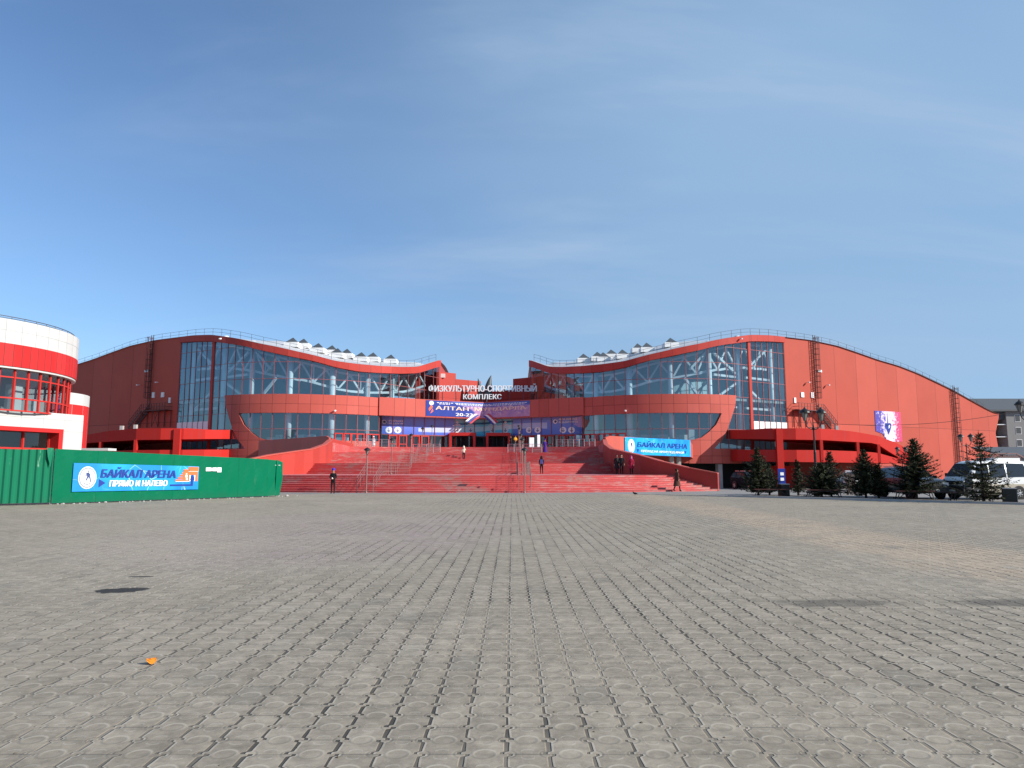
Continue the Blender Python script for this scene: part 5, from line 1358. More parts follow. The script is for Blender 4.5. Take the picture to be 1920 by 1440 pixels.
tree_px(1422, 933, 841, 27, 1, 'bushy spruce leftmost in the row before the dark passage', dense=1.1, shape=.55)
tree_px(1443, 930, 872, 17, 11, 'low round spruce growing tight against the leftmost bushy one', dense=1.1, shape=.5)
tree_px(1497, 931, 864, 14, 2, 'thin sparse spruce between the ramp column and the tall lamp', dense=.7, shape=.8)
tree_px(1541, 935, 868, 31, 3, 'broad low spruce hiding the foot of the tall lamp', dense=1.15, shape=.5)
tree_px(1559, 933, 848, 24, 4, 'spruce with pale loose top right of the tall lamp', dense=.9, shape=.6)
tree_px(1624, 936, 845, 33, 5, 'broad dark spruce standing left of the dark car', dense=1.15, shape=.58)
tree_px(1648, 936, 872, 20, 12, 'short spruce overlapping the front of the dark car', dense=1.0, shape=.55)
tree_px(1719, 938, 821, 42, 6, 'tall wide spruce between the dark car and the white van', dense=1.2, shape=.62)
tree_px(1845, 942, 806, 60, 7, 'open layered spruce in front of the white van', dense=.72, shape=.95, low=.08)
# bare shrubs and trees
def bare(loc, h, seed, label, nst=5, name='bare_tree', cat='tree', spread=.5):
    rr = random.Random(seed); b = MB()
    def grow(p, d, L, rad, lv):
        q = p + d * L; mid = p + d * L * .5 + Vector((rr.gauss(0, .05), rr.gauss(0, .05), 0)) * L
        b.tube([p, mid, q], [rad, rad * .85, rad * .7], 5 if lv < 2 else 3, cap=False)
        if lv >= 4 or L < .12: return
        for _ in range(rr.choice((2, 3, 3))):
            nd = (d + Vector((rr.gauss(0, spread), rr.gauss(0, spread), rr.gauss(.12, .25)))).normalized(); grow(p + d * L * rr.uniform(.55, 1), nd, L * rr.uniform(.55, .8), rad * .62, lv + 1)
    r = empty(name, loc, 0, label, cat, 'leafless trees on the right'); r['_local'] = 1
    for k in range(nst): grow(Vector((rr.gauss(0, .08), rr.gauss(0, .08), 0)), Vector((rr.gauss(0, .16), rr.gauss(0, .16), 1)).normalized(), h * .36, h * .012, 0)
    b.build('trunk', 'twig', r)
p_ = ground_at(1592, 928); bare((p_.x, p_.y, 0), 2.0, 3, 'leafless brown shrub between two spruces right of the tall lamp', 9, 'bare_shrub', 'shrub', .55)
p_ = ground_at(1604, 927); bare((p_.x, p_.y, 0), 1.7, 4, 'smaller leafless shrub beside the broad dark spruce', 8, 'bare_shrub', 'shrub', .55)
for k, (u, y, h, nm) in enumerate(((1868, 118, 8.0, 'leafless tree in front of the grey flats next to the hall corner'), (1890, 125, 8.6, 'leafless tree in front of the middle of the grey flats'), (1915, 110, 7.5, 'leafless tree before the grey flats at the right edge'), (1945, 120, 8, 'leafless tree just outside the right edge'))[:3]):
    q_ = at(u, 880, y); bare((q_.x, y, gz(q_.x, y)), h, 20 + k, nm, 4, spread=.42)
# ------------------------------------------------------------------ flats at the right edge
M['flatwall'] = panel_mat('grey rendered wall', (.26, .25, .24), .85, .3); M['flatdark'] = plain('dark grey cladding', (.06, .065, .07), .7); M['flatroof'] = plain('grey ribbed roof', (.09, .095, .1), .6)
fl_ = empty('apartment_block', (at(1880, 800, 190).x, 190, -1), 0, 'grey five storey block of flats with white balconies at the right edge', 'building')
YB = 190.0; xl_, xr_ = at(1836, 800, YB).x, at(1836, 800, YB).x + 60; zr0, zr1 = zat(771, YB), zat(754, YB + 10); xm = at(1888, 800, YB).x
b = MB(); b.box(((xm + xr_) / 2, YB + 7, zr0 / 2 - 1), (xr_ - xm, 14, zr0 + 2)); b.box(((xl_ - 30 + xm) / 2, YB + 9, zr0 / 2 - 1), (xm - xl_ + 30, 10, zr0 + 2)); b.build('wall', 'flatwall', fl_)
b = MB(); b.box(((xl_ - 30 + xm) / 2, YB + 3.97, zr0 / 2 - 1), (xm - xl_ + 29.9, .04, zr0 + 2)); b.build('recess', 'flatdark', fl_)
b = MB(); P4 = [(xl_ - 31, YB - 1, zr0), (xr_ + 1, YB - 1, zr0), (xr_ + 1, YB + 10, zr1 + .6), (xl_ - 31, YB + 10, zr1 + .6)]
b.hexa(P4 + [(a, c, d + .4) for a, c, d in P4]); b.build('roof', 'flatroof', fl_)
b = MB(); b.prism([(xl_ - 10, YB + .5), (xm + 1.5, YB + .5), (xm + 1.5, YB + 3.9), (xl_ - 10, YB + 3.9)], zr0 - 2.2, zr0 - .05); b.build('eave_band', 'flatdark', fl_)
fh = zr0 / 5.2
for k in range(5):
    z = .3 + fh * k
    b = MB(); b.box(((xl_ - 8 + xm) / 2, YB + 2, z + .1), (xm - xl_ + 7.8, 3.6, .2)); b.box(((xl_ - 8 + xm) / 2 - 1.5, YB + .25, z + .62), (xm - xl_ + 3.5, .12, .85)); b.build('balcony', 'white', fl_)
    for j in range(6):
        x = xm - 1.6 - 2.4 * j; b = MB(); b.box((x, YB + 3.93, z + 1.7), (1.5, .06, 2.1)); w_ = b.build('window', 'flatdark', fl_); b = MB(); b.box((x, YB + 3.88, z + 1.7), (1.3, .03, 1.9)); b.build('pane', 'glassclear', w_)
    for j in range(9):
        x = xm + 3 + 3.4 * j; b = MB(); b.box((x, YB - .02, z + 1.75), (1.5, .08, 1.9)); w_ = b.build('window', 'white', fl_); b = MB(); b.box((x, YB - .075, z + 1.75), (1.28, .03, 1.65)); b.build('pane', 'flatdark', w_)
# low grey shed and red lattice behind the van
sh = empty('garage', (at(1915, 870, 85).x, 85, -1), 0, 'low grey garage behind the leafless trees', 'garage')
xa = at(1893, 870, 85).x; b = MB(); b.box((xa + 6, 88, 1.0), (12, 6, 4.2)); b.build('wall', 'flatwall', sh); b = MB(); P4 = [(xa - .3, 84.7, 3.1), (xa + 12.3, 84.7, 3.1), (xa + 12.3, 91.3, 4.3), (xa - .3, 91.3, 4.3)]; b.hexa(P4 + [(a, c, d + .2) for a, c, d in P4]); b.build('roof', 'flatroof', sh)
la = empty('lattice_fence', (at(1885, 870, 60).x, 60, -.4), 0, 'rusty red lattice fence top showing above the white van roof', 'fence')
xa, xb = at(1858, 870, 60).x, at(1916, 870, 60).x; z0, z1 = zat(868, 60), zat(850.5, 60); b = MB()
for k in range(15):
    x = xa + (xb - xa) * k / 14; x2 = xa + (xb - xa) * (k + 1) / 14
    if k < 14: b.beam((x, 60, z0), (x2, 60, z1 - .1), .045); b.beam((x, 60, z1 - .1), (x2, 60, z0), .045)
b.beam((xa, 60, z1), (xb - .4, 60, z1), .1); b.beam((xb - .4, 60, z1), (xb + .5, 60, z1 - .5), .1); b.beam((xa, 60, z0), (xb, 60, z0), .08); b.build('lattice', 'rustpole', la)
for k in range(4): x = xa + (xb - xa) * k / 3; b = MB(); b.box((x, 60, (z0 - .6) / 2), (.1, .1, z0 + .6)); b.build('fence_post', 'rustpole', la)
# wooded ridge far behind
M['ridge'] = plain('distant wooded ridge', (.035, .045, .045), .95, 0, .4, .05)
b = MB(); rr = random.Random(2); n = 260
top = [(-900 + 1900 * k / n, 620, zat(753.5, 620) + rr.gauss(0, 1.1) + 3 * math.sin(k * .09)) for k in range(n + 1)]
for a, c in zip(top, top[1:]):
    b.face([(a[0], 600, -3), (c[0], 600, -3), c, a]); b.face([a, c, (c[0], 760, -3), (a[0], 760, -3)])
tag(b.build('hills', 'ridge'), kind='structure')
# ------------------------------------------------------------------ vehicles
def paint(nm, c, rough=.22):
    m = MT(nm); P = m.coord('World'); n = m.noise(P, 3, 4); X, Y, Z = m.xyz(P)
    dust = (1 - Z.step(.2, 1.1)) * n * .55
    m.out(m.mix(dust, c, (.22, .2, .17)), rough, 0, .5); m.b.inputs['Coat Weight'].default_value = .4; m.b.inputs['Coat Roughness'].default_value = .08; return m.mat
M['carwhite'] = paint('white van paint', (.74, .74, .72)); M['carbeige'] = paint('beige lower paint', (.45, .40, .31)); M['cardark'] = paint('dark blue grey paint', (.012, .016, .028)); M['carsilver'] = paint('silver paint', (.38, .39, .4))
M['autoglass'] = plain('dark tinted car glass', (.012, .015, .02), .06, 0, .05, spec=.8)
M['tyre'] = plain('tyre rubber', (.018, .018, .018), .85); M['rim'] = plain('alloy wheel', (.5, .5, .51), .3, .8)
M['headlamp'] = plain('clear headlamp', (.55, .57, .6), .12, .2, spec=.7); M['redlamp'] = plain('red lamp', (.4, .01, .01), .2); M['plate'] = plain('licence plate blank', (.6, .6, .58), .5)
def car(label, loc, rz, st, W, belt, body, wheels, glass, extra, lower=None, front=None, name='parked_car', cat='car', group='vehicles parked behind the spruces'):
    r = empty(name, loc, rz, label, cat, group); r['_local'] = 1; r.rotation_euler = (0, 0, rz); w = W / 2
    def half(z, top):       # half width of the side at height z
        if z <= belt: return w
        return w - (w * .17) * (z - belt) / max(.1, (st_top - belt))
    st_top = max(s[2] for s in st)
    b = MB(); rows = []
    for x, zl, zt, wf in st:
        bz = min(belt, zt - .10); mid = zl + .22
        tw = half(zt, 0) if zt > belt else w * .97
        side = [(w * .88 * wf, zl), (w * .985 * wf, mid), (w * wf, (mid + bz) / 2), (w * .99 * wf, bz), ((half(zt - .1, 0) if zt > belt + .2 else w * .96) * wf, zt - .085), (tw * .9 * wf, zt - .015), (tw * .6 * wf, zt + .012)]
        rows.append([(x, y, z) for y, z in side] + [(x, -y, z) for y, z in reversed(side)])
    n = len(rows[0]); b.v = [p for q in rows for p in q]
    for j in range(len(rows) - 1):
        for i in range(n):
            a, c = j * n + i, j * n + (i + 1) % n; low = lower and (i < 2 or i > n - 4 or i == n - 1)
            b.f.append((a, c, c + n, a + n)); b.m.append(2 if front and j < 3 and 0 <= min(i, n - 1 - i) <= 4 else (1 if low else 0)); b.tint.append(.5)
    b.f.append(tuple(range(n))); b.m.append(2 if front else 0); b.tint.append(.5); b.f.append(tuple(reversed(range((len(rows) - 1) * n, len(rows) * n)))); b.m.append(0); b.tint.append(.5)
    bo = b.build('body', [body, lower or body, front or body], r, smooth=True)
    bm = bmesh.new(); bm.from_mesh(bo.data); bmesh.ops.recalc_face_normals(bm, faces=bm.faces); bm.to_mesh(bo.data); bm.free()
    for poly in glass['side']:
        for s in (-1, 1):
            b = MB(); b.face([(x, s * (half(z, 0) + .012), z) for x, z in (poly if s < 0 else poly[::-1])]); b.build('window', 'autoglass', r)
            b = MB(); xs_ = [x for x, z in poly]; b.beam((min(xs_) - .06, s * (w + .012), belt - .5), (min(xs_) - .06, s * (w + .012), belt - .03), .012, .012); b.box((min(xs_) + .12, s * (w + .02), belt - .14), (.16, .03, .035)); b.build('door_handle', 'black', r)
    for nm, pts in glass['ends']: b = MB(); b.face(pts); b.face(pts[::-1]); b.build(nm, 'autoglass', r)
    for x in wheels[1]:
        for s in (-1, 1):
            rad = wheels[0]; b = MB(); b.lathe([(rad + .07, -.01), (rad + .07, .016)], n=24); mt = Matrix.Rotation(R(-90 * s), 4, 'X'); b.v = [tuple(mt @ Vector(v) + Vector((x, s * w, rad))) for v in b.v]; b.build('wheel_arch', 'black', r)
            b = MB(); b.lathe([(rad * .62, -.2), (rad * .93, -.2), (rad, -.16), (rad, -.03), (rad * .93, .022), (rad * .64, .024)], n=28); b.v = [tuple(mt @ Vector(v) + Vector((x, s * w, rad))) for v in b.v]; wh = b.build('wheel', 'tyre', r, smooth=False)
            b = MB(); b.lathe([(rad * .63, .018), (rad * .58, .03), (rad * .56, .012)], n=24)
            for k in range(7):
                a = 2 * math.pi * k / 7; b.beam((rad * .12 * math.cos(a), rad * .12 * math.sin(a), .03), (rad * .6 * math.cos(a), rad * .6 * math.sin(a), .028), rad * .15, .015)
            b.lathe([(rad * .16, .01), (rad * .16, .042), (rad * .08, .048)], n=12)
            b.v = [tuple(mt @ Vector(v) + Vector((x, s * w, rad))) for v in b.v]; b.build('rim', 'rim', wh)
    for nm, mat, boxes in extra:
        for c, d in boxes: b = MB(); b.box(c, d); b.build(nm, mat, r)
    return r
rzv = math.atan2(-.2, -.98)
car('white minivan with beige lower side and dark front, behind the open layered spruce', (26.6, 40.2, 0), rzv,
    [(2.22, .34, .78, .9), (2.18, .3, 1.06, .97), (2.0, .28, 1.2, 1), (1.72, .26, 1.5, 1), (1.3, .26, 1.98, 1), (1.0, .26, 2.1, 1), (.2, .26, 2.15, 1), (-1.4, .26, 2.15, 1), (-2.05, .27, 2.09, 1), (-2.25, .3, 1.85, .99), (-2.32, .36, 1.2, .97), (-2.33, .4, .9, .95)], 1.72, 1.2, 'carwhite', (.34, (1.36, -1.25)),
    {'side': [[(1.55, 1.22), (1.28, 1.9), (.95, 1.98), (.62, 1.98), (.62, 1.22)], [(.52, 1.22), (.52, 1.98), (-.5, 1.98), (-.5, 1.22)], [(-.6, 1.22), (-.6, 1.98), (-1.75, 1.96), (-2.02, 1.24)]],
     'ends': [('windshield', [(1.97, .74, 1.26), (1.97, -.74, 1.26), (1.36, -.66, 1.97), (1.36, .66, 1.97)]), ('rear_window', [(-2.31, .66, 1.3), (-2.31, -.66, 1.3), (-2.24, -.6, 1.85), (-2.24, .6, 1.85)])]},
    [('grille', 'black', [((2.2, 0, .92), (.06, 1.2, .2)), ((2.24, 0, .5), (.08, 1.62, .3))]), ('headlight', 'headlamp', [((2.17, .62, .93), (.12, .34, .2)), ((2.17, -.62, .93), (.12, .34, .2))]), ('licence_plate', 'plate', [((2.29, 0, .5), (.02, .5, .11))]), ('side_mirror', 'black', [((1.6, .98, 1.32), (.14, .2, .24)), ((1.6, -.98, 1.32), (.14, .2, .24))]), ('roof_box', 'carwhite', [((-.9, 0, 2.2), (1.7, 1.2, .16))])], 'carbeige', 'cardark', 'white_van', 'van')
suv_st = [(2.3, .42, .78, .88), (2.26, .36, .98, .96), (1.9, .32, 1.1, 1), (1.1, .3, 1.18, 1), (.75, .3, 1.4, 1), (.3, .3, 1.72, 1), (0, .3, 1.78, 1), (-1.4, .3, 1.78, 1), (-1.9, .31, 1.68, 1), (-2.15, .34, 1.3, .98), (-2.24, .4, 1.0, .95)]
suv_g = {'side': [[(.92, 1.16), (.4, 1.6), (.02, 1.66), (.02, 1.16)], [(-.08, 1.16), (-.08, 1.66), (-1.0, 1.66), (-1.0, 1.16)], [(-1.1, 1.16), (-1.1, 1.66), (-1.72, 1.58), (-1.95, 1.2)]],
         'ends': [('windshield', [(1.07, .74, 1.21), (1.07, -.74, 1.21), (.36, -.64, 1.7), (.36, .64, 1.7)]), ('rear_window', [(-2.17, .66, 1.3), (-2.17, -.66, 1.3), (-1.95, -.6, 1.66), (-1.95, .6, 1.66)])]}
suv_x = [('grille', 'black', [((2.28, 0, .72), (.06, 1.0, .26))]), ('bumper', 'black', [((2.28, 0, .46), (.12, 1.6, .16))]), ('headlight', 'headlamp', [((2.2, .66, .84), (.18, .34, .17)), ((2.2, -.66, .84), (.18, .34, .17))]), ('tail_light', 'redlamp', [((-2.2, .72, 1.05), (.08, .2, .3)), ((-2.2, -.72, 1.05), (.08, .2, .3))]),
         ('licence_plate', 'plate', [((2.35, 0, .5), (.02, .5, .11))]), ('side_mirror', 'black', [((.85, .98, 1.22), (.12, .18, .16)), ((.85, -.98, 1.22), (.12, .18, .16))]), ('roof_rail', 'rim', [((-.7, .62, 1.83), (1.7, .04, .05)), ((-.7, -.62, 1.83), (1.7, .04, .05))])]
car('dark blue grey estate car half hidden between the two wide spruces', (23.25, 41.9, 0), R(-88), suv_st, 1.82, 1.14, 'cardark', (.36, (1.42, -1.32)), suv_g, suv_x)
sm = [(x * .9, z0, z1 * .84, w_) for x, z0, z1, w_ in suv_st]
smg = {'side': [[(x * .9, z * .84) for x, z in q] for q in suv_g['side']], 'ends': [(nm, [(x * .9, y, z * .84) for x, y, z in q]) for nm, q in suv_g['ends']]}
smx = [(nm, mt, [((c[0] * .9, c[1] * .95, c[2] * .84), d) for c, d in q]) for nm, mt, q in suv_x]
q_ = at(1600, 880, 56)
M['clblack'] = cloth0 = plain('black cloth', (.014, .014, .016), .85, 0, .25, 9.0, .15)
car('silver car glimpsed behind the bare shrubs and spruces', (q_.x, 56, 0), R(-150), sm, 1.7, .96, 'carsilver', (.31, (1.28, -1.2)), smg, smx)
q_ = at(1399, 880, 60); car('small dark car beside the black passage, behind the leftmost spruce', (q_.x + .5, 60.5, gz(q_.x, 60.5)), R(-80), sm, 1.7, .96, 'clblack', (.31, (1.28, -1.2)), smg, smx)
# ------------------------------------------------------------------ people
def cloth(nm, c, rough=.85): return plain(nm, c, rough, 0, .25, 9.0, .15)
M['skin'] = cloth('skin', (.42, .24, .17), .55); M['hairdark'] = cloth('dark hair', (.02, .014, .01)); M['clblack'] = cloth('black cloth', (.014, .014, .016)); M['cldark'] = cloth('dark grey cloth', (.03, .028, .03))
M['clcream'] = cloth('cream jacket', (.66, .60, .48)); M['clpurple'] = cloth('purple coat', (.06, .025, .22)); M['clyellow'] = cloth('yellow jacket', (.72, .36, .03)); M['clred'] = cloth('crimson coat', (.35, .02, .05)); M['clbrown'] = cloth('brown coat', (.10, .042, .03))
M['clviolet'] = cloth('blue violet knit', (.07, .04, .42)); M['clblue'] = cloth('blue rucksack cloth', (.07, .09, .28)); M['shoe'] = cloth('dark shoe', (.02, .018, .016), .5); M['clwhite'] = cloth('white cloth', (.74, .74, .74)); M['clmag'] = cloth('magenta scarf', (.4, .04, .22))
def person(label, loc, rz, h, top, legs, stride=0.0, arms='down', hat=None, hatm='hairdark', coat=None, bag=None, held=False, scarf=None, lean=0.0):
    k = h / 1.75; root = empty('person', loc, rz, label, 'person', 'people on the square and stairs'); root['_local'] = 1
    V, E, Rr, L = [], [], [], []
    def add(p, r_, par, lab):
        V.append((p[0] * k, p[1] * k, p[2] * k)); Rr.append((r_[0] * k, r_[1] * k) if isinstance(r_, tuple) else (r_ * k, r_ * k)); L.append(lab)
        if par is not None: E.append((par, len(V) - 1))
        return len(V) - 1
    ly = lean
    pel = add((0, 0, .95), (.15, .12), None, 't'); wa = add((0, ly * .3, 1.12), (.15, .115), pel, 't'); ch = add((0, ly * .7, 1.33), (.175, .125), wa, 't'); nk = add((0, ly, 1.48), .062, ch, 't')
    hb = add((0, ly + .015, 1.56), (.07, .08), nk, 's'); hm = add((0, ly + .02, 1.64), (.082, .1), hb, 's'); add((0, ly + .01, 1.72), (.06, .075), hm, 's'); add((0, ly + .125, 1.62), .013, hm, 's')
    for s in (-1, 1): add((s * .088, ly + .01, 1.63), .014, hm, 's')
    for s in (-1, 1):
        sh = add((s * .17, ly * .8, 1.42), .075, ch, 't')
        if arms == 'front': pts = ((s * .235, .02, 1.17), (s * .09, .24, 1.06), (s * .05, .285, 1.08))
        elif arms == 'walk': f_ = -s * .14; pts = ((s * .225, f_ * .5 - .02, 1.16), (s * .23, f_ + .07, .93), (s * .23, f_ + .1, .86))
        elif arms == 'up': pts = ((s * .24, .06, 1.2), (s * .16, .22, 1.38), (s * .12, .24, 1.47)) if s > 0 else ((s * .235, -.02, 1.16), (s * .235, .05, .93), (s * .235, .07, .86))
        else: pts = ((s * .225, -.02, 1.16), (s * .235, .05, .93), (s * .235, .07, .86))
        el = add(pts[0], .052, sh, 't'); wr = add(pts[1], .038, el, 't'); pm = add(pts[2], (.034, .022), wr, 'h'); d = Vector(pts[2]) - Vector(pts[1]); d.normalize()
        sdv = Vector((0, 1, 0)) if abs(d.z) > .6 else Vector((0, 0, 1))
        for j in range(4):
            ln = (.06, .075, .07, .055)[j]; base = Vector(pts[2]) + sdv * (.027 - .018 * j) + d * .02
            f1 = add(base + d * ln * .55, .0095, pm, 'h'); add(base + d * ln * .95 - Vector((s * .015, 0, 0)), .008, f1, 'h')
        t1 = add(Vector(pts[2]) + sdv * .042 - Vector((s * .01, 0, 0)), .011, pm, 'h'); add(Vector(pts[2]) + sdv * .055 + d * .035 - Vector((s * .015, 0, 0)), .009, t1, 'h')
    for s in (-1, 1):
        f_ = stride * s; hp = add((s * .09, f_ * .1, .86), (.095, .1), pel, 'l'); kn = add((s * .1, f_ * .55 + .02, .5), .064, hp, 'l')
        lift = .05 if f_ < 0 else 0
        an = add((s * .1, f_ - (.06 if f_ < 0 else 0), .1 + lift), .044, kn, 'l'); add((s * .11, f_ + .13 - (.04 if f_ < 0 else 0), .04 + lift * .2), (.045, .035), an, 'f'); add((s * .1, f_ - .06 - (.05 if f_ < 0 else 0), .045 + lift), .04, an, 'f')
    me = bpy.data.meshes.new('body'); me.from_pydata(V, E, []); o = bpy.data.objects.new('body', me); col.objects.link(o)
    md = o.modifiers.new('skin', 'SKIN'); md.branch_smoothing = .4
    sv = me.skin_vertices[0].data
    for i, q in enumerate(Rr): sv[i].radius = q
    sv[0].use_root = True
    sb = o.modifiers.new('sub', 'SUBSURF'); sb.levels = 1; sb.render_levels = 1
    dg = bpy.context.evaluated_depsgraph_get(); dg.update(); m2 = bpy.data.meshes.new_from_object(o.evaluated_get(dg)); bpy.data.objects.remove(o)
    if len(m2.polygons) == 0: print('EMPTY SKIN', label)
    m2.materials.clear()
    for q in (top, legs, 'skin', 'shoe'): m2.materials.append(M[q])
    segs = [(Vector(V[a]), Vector(V[c]), L[c]) for a, c in E]
    for p_ in m2.polygons:
        c = p_.center; best, bl = 9, 't'
        for a, e, lb in segs:
            ab = e - a; t = max(0, min(1, (c - a).dot(ab) / max(1e-9, ab.length_squared))); dd = (c - a - ab * t).length
            if dd < best - 1e-6: best, bl = dd, lb
        if bl == 't' and c.z < .9 * k and abs(c.x) < .16 * k: bl = 'l'
        p_.material_index = {'t': 0, 'l': 1, 's': 2, 'h': 2, 'f': 3}[bl]; p_.use_smooth = True
    ob = link(bpy.data.objects.new('body', m2), root)
    sc_ = lambda pts: [(x * k, y * k, z * k) for x, y, z in pts]
    b = MB()
    for s in (-1, 1): b.lathe([(.004 * k, -.006 * k), (.011 * k, 0), (.004 * k, .006 * k)], ((s * .034) * k, (ly + .108) * k, 1.645 * k), 8)
    b.build('eyes', 'hairdark', ob)
    b = MB(); b.box((0, (ly + .108) * k, 1.582 * k), (.045 * k, .012 * k, .01 * k)); b.build('mouth', 'clred', ob)
    # hair, hat or hood
    b = MB(); prof = {'hair': [(.098, 1.6), (.108, 1.66), (.1, 1.72), (.07, 1.765), (.02, 1.785)], 'longhair': [(.1, 1.46), (.115, 1.56), (.112, 1.66), (.1, 1.725), (.07, 1.77), (.02, 1.79)], 'hat': [(.112, 1.665), (.12, 1.68), (.118, 1.74), (.1, 1.8), (.06, 1.84), (.02, 1.855)], 'hood': [(.13, 1.46), (.135, 1.56), (.128, 1.66), (.112, 1.74), (.075, 1.79), (.02, 1.81)]}[hat or 'hair']
    n = 16; yo = ly - (.012 if hat == 'hat' else .03)
    for r_, z in prof:
        for j in range(n):
            a = 6.283 * j / n; y = r_ * 1.12 * math.sin(a)
            if hat != 'hat' and y > .04 and z < 1.7: y = .04 + (y - .04) * .1
            b.v.append((r_ * math.cos(a) * k, (y + yo) * k, z * k))
    for q in range(len(prof) - 1):
        for j in range(n): a, c = q * n + j, q * n + (j + 1) % n; b.f.append((a, c, c + n, a + n)); b.m.append(0); b.tint.append(.5)
    b.f.append(tuple(range((len(prof) - 1) * n, len(prof) * n))); b.m.append(0); b.tint.append(.5)
    b.build({'hair': 'hair', 'longhair': 'hair', None: 'hair', 'hat': 'knit_hat', 'hood': 'hood'}[hat], hatm, root, smooth=True)
    if coat:      # skirt of a coat down to the hem height
        b = MB(); hem, flare, cm = coat; n = 20; lv = 8
        for q in range(lv):
            h_ = q / (lv - 1); z = 1.14 + (hem - 1.14) * h_; rx = .178 + (.03 + flare) * h_; ry = .148 + (.02 + flare + abs(stride) * .45) * h_
            for j in range(n):
                a = 6.283 * j / n; fo = 1 + .05 * h_ * math.sin(5 * a + q * .4); b.v.append((rx * fo * math.cos(a) * k, (ry * fo * math.sin(a) + ly * .4 - .03 * h_) * k, z * k))
        for q in range(lv - 1):
            for j in range(n): a, c = q * n + j, q * n + (j + 1) % n; b.f.append((a, a + n, c + n, c)); b.m.append(0); b.tint.append(.5)
        b.build('coat_skirt', cm, root, smooth=True)
    if scarf: b = MB(); b.lathe([(.075 * k, 1.44 * k), (.11 * k, 1.47 * k), (.1 * k, 1.53 * k), (.07 * k, 1.55 * k)], (0, ly * k, 0), 14); b.build('scarf', scarf, root, smooth=True)
    if bag:
        b = MB(); b.hexa(sc_([(-.14, -.27, 1.0), (.14, -.27, 1.0), (.15, -.12, 1.0), (-.15, -.12, 1.0), (-.12, -.24, 1.44), (.12, -.24, 1.44), (.13, -.1, 1.45), (-.13, -.1, 1.45)])); bg_ = b.build('rucksack', bag, root)
        b = MB(); b.hexa(sc_([(-.1, -.31, 1.03), (.1, -.31, 1.03), (.1, -.268, 1.03), (-.1, -.268, 1.03), (-.09, -.29, 1.2), (.09, -.29, 1.2), (.09, -.256, 1.2), (-.09, -.256, 1.2)])); b.build('pocket', bag, bg_)
    return root
g_ = lambda u, v, z=0.0: tuple(ground_at(u, v, z))
person('person in black jacket and blue violet knit hat standing with hands together before the stairs', g_(624, 926), R(178), 1.66, 'clblack', 'clblack', 0, 'front', 'hat', 'clviolet')
q_ = ground_at(624, 926); o = MB(); o.lathe([(.032, 0), (.04, .1), (.042, .105)], n=12); w_ = o.build('paper_cup', 'print'); w_.location = (q_.x + .0, q_.y - .29, 1.0); tag(w_, 'small white paper cup in the hands of the standing person', 'cup')
def on_step(u, y, idx):      # a point on the tread behind riser idx
    x = (u - 960) / F * y; return (x, y, curves[idx][0])
person('person in cream hooded jacket and dark trousers climbing the third flight', on_step(870, 82.2, 17), R(4), 1.6, 'clcream', 'clblack', .1, 'up', 'hood', 'clcream')
person('person in dark hooded jacket with blue rucksack walking up past the lamp row', on_step(1015, 67.2, 7), R(-4), 1.66, 'clblack', 'clblack', .14, 'walk', 'hood', 'clblack', None, 'clblue')
person('person in long black coat walking down beside the cheek wall, left of the pair', (9.0, 61.3, 1.2), R(188), 1.68, 'cldark', 'clblack', .1, 'walk', 'hair', 'hairdark', (.55, .03, 'cldark'))
person('person in dark jacket and trousers walking down beside the cheek wall, right of the pair', (9.35, 61.0, 1.2), R(176), 1.72, 'clblack', 'clblack', .12, 'walk', 'hair', 'hairdark')
person('person in crimson coat and magenta headscarf descending by the cheek wall', (10.05, 60.2, 1.2), R(170), 1.55, 'clred', 'clblack', .1, 'walk', 'hood', 'clmag', (.6, .05, 'clred'), scarf='clmag')
q_ = ground_at(1270, 922); person('person in long brown coat striding along the foot of the stairs', (q_.x, q_.y, 0), R(-62), 1.68, 'clbrown', 'clblack', .2, 'walk', 'hair', 'hairdark', (.42, .05, 'clbrown'))
person('person in long purple coat with pale belt standing on the third landing', (3.95, 85.4, 3.6), R(185), 1.62, 'clpurple', 'clpurple', 0, 'down', 'hat', 'clpurple', (.12, .06, 'clpurple'))
person('person in yellow jacket standing at the top of the stairs near the right porch', (at(966.5, 820, 99).x, 99.4, ZF), R(200), 1.68, 'clyellow', 'clblack', 0, 'front', 'hair', 'hairdark')
person('person in dark clothes beside the yellow jacket at the top of the stairs', (at(958, 820, 99).x, 99.2, ZF), R(120), 1.62, 'cldark', 'clblack', 0, 'front', 'hair', 'hairdark')
person('person in white coat waiting by the doors at the left end of the terrace', (at(699, 830, 103).x, 103.5, ZF), R(170), 1.72, 'clwhite', 'clwhite', 0, 'down', 'hat', 'clwhite', (.5, .03, 'clwhite'))
# roll-up stands by the doors
for u, v0, w, h, nm in ((997, 820, .7, 1.5, 'pale roll up stand by the doors right of the lamp row, wider one'), (1010, 818, .4, 1.9, 'narrow white roll up stand by the doors right of the lamp row')):
    x = at(u, v0, 104).x; r = empty('roll_up_stand', (x, 104, ZF), R(10), nm, 'stand', 'roll up stands by the doors'); r['_local'] = 1
    b = MB(); b.box((0, 0, .06), (w + .06, .22, .12)); b.build('base', 'galv', r); b = MB(); b.box((0, 0, .12 + h / 2), (w, .02, h)); b.build('screen', 'print', r)
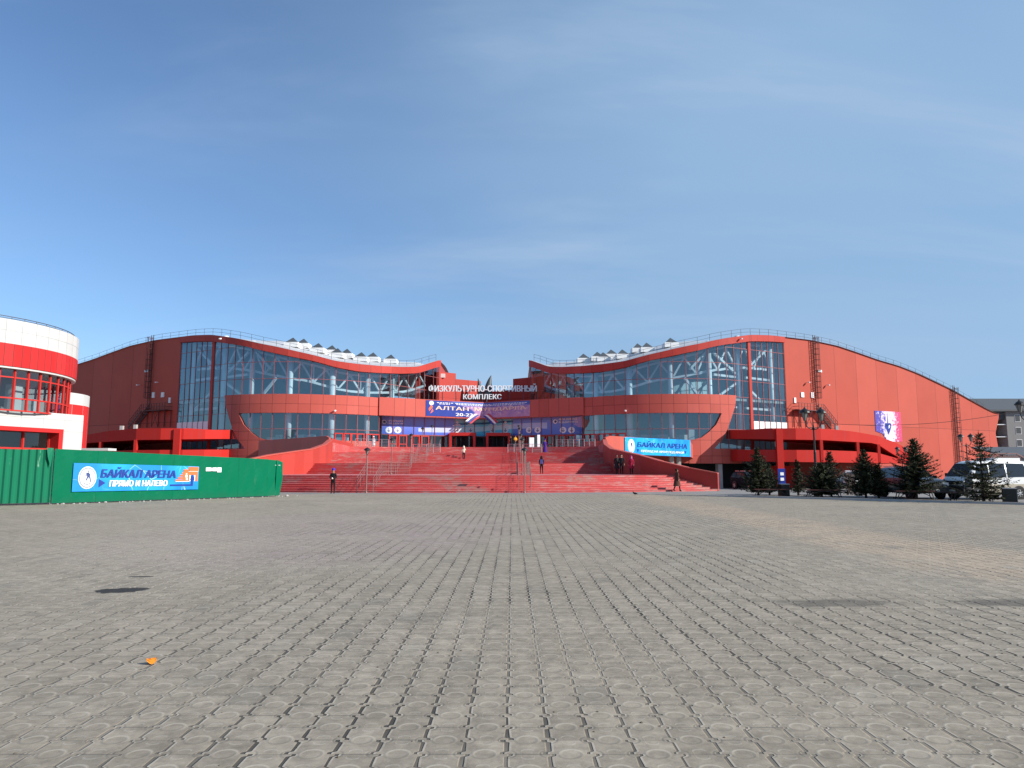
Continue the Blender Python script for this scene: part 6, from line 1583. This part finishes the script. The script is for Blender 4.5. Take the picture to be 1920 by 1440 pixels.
# ------------------------------------------------------------------ small things on the ground
p_ = ground_at(283, 1246); b = MB(); rr = random.Random(4)
for k in range(7):
    a = k * .9; c = Vector((math.cos(a) * .018, math.sin(a) * .018, .012)); n_ = 6
    b.face([c + Vector((.03 * math.cos(q * 1.05), .024 * math.sin(q * 1.05), .022 * math.sin(q * 1.05 + k) + .016)) for q in range(n_)])
M['peel'] = plain('orange peel', (.75, .25, .02), .6)
o = b.build('orange_peel', 'peel'); o.location = (p_.x, p_.y, .004); tag(o, 'crumpled orange peel lying on the paving at lower left', 'litter')
p_ = ground_at(1191, 929); b = MB(); b.tube([(0, -.17, .1), (0, -.08, .12), (0, .02, .13), (0, .1, .16), (0, .14, .22), (0, .17, .235)], [.012, .05, .068, .05, .026, .02], 10)
r = empty('pigeon', (p_.x, p_.y, .0), R(60), 'dark pigeon standing on the ground before the stairs', 'bird'); r['_local'] = 1
b.build('body', 'cldark', r, smooth=True); b = MB()
for s in (-1, 1): b.tube([(s * .02, .01, 0), (s * .02, .0, .08)], .006, 5)
b.build('legs', 'rustpole', r)
rr = random.Random(11); b = MB()
for k in range(70):       # crumbs of snow, plaster and stones along the fence foot
    x = rr.uniform(.2, Lg + 2.5); p_ = ffm(x, 0, rr.uniform(.03, .45) if x < Lg else rr.uniform(-.6, .6)); s_ = rr.uniform(.015, .06) * (2 if rr.random() < .06 else 1)
    b.lathe([(s_ * .8, 0), (s_, s_ * .4), (s_ * .5, s_ * .85)], (p_.x, p_.y, .0), 6, a0=rr.random())
tag(b.build('rubble', 'concrete'), 'crumbs of stone and old snow along the foot of the green fence', 'rubble', kind='stuff')

rr = random.Random(21); b = MB()
for k in range(160):
    y = 3.6 + 26 * rr.random() ** 1.8; x = rr.uniform(-.75, .75) * y; s_ = rr.uniform(.003, .011) * (1.6 if rr.random() < .1 else 1)
    b.lathe([(s_ * .8, 0), (s_, s_ * .4), (s_ * .45, s_ * .8)], (x, y, .004), 5, a0=rr.random() * 6)
tag(b.build('gravel', 'soil'), 'loose stone crumbs scattered over the paved square', 'gravel', kind='stuff')
# ------------------------------------------------------------------ parts modelled in world coordinates stay where they are under their root
for o in list(bpy.data.objects):
    p = o.parent
    if p is not None and p.type == 'EMPTY' and not p.get('_local') and p.parent is None:
        o.matrix_parent_inverse = p.matrix_basis.inverted()
for o in bpy.data.objects:
    if '_local' in o: del o['_local']
# ------------------------------------------------------------------ render settings
scene.view_settings.view_transform = 'Standard'; scene.view_settings.look = 'None'
scene.view_settings.exposure = 0.4; scene.view_settings.gamma = 1
scene.render.engine = 'CYCLES'
scene.cycles.max_bounces = 8; scene.cycles.transparent_max_bounces = 16; scene.cycles.diffuse_bounces = 3; scene.cycles.glossy_bounces = 3
scene.cycles.caustics_reflective = False; scene.cycles.caustics_refractive = False
scene.cycles.use_denoising = True; scene.cycles.sample_clamp_indirect = 6
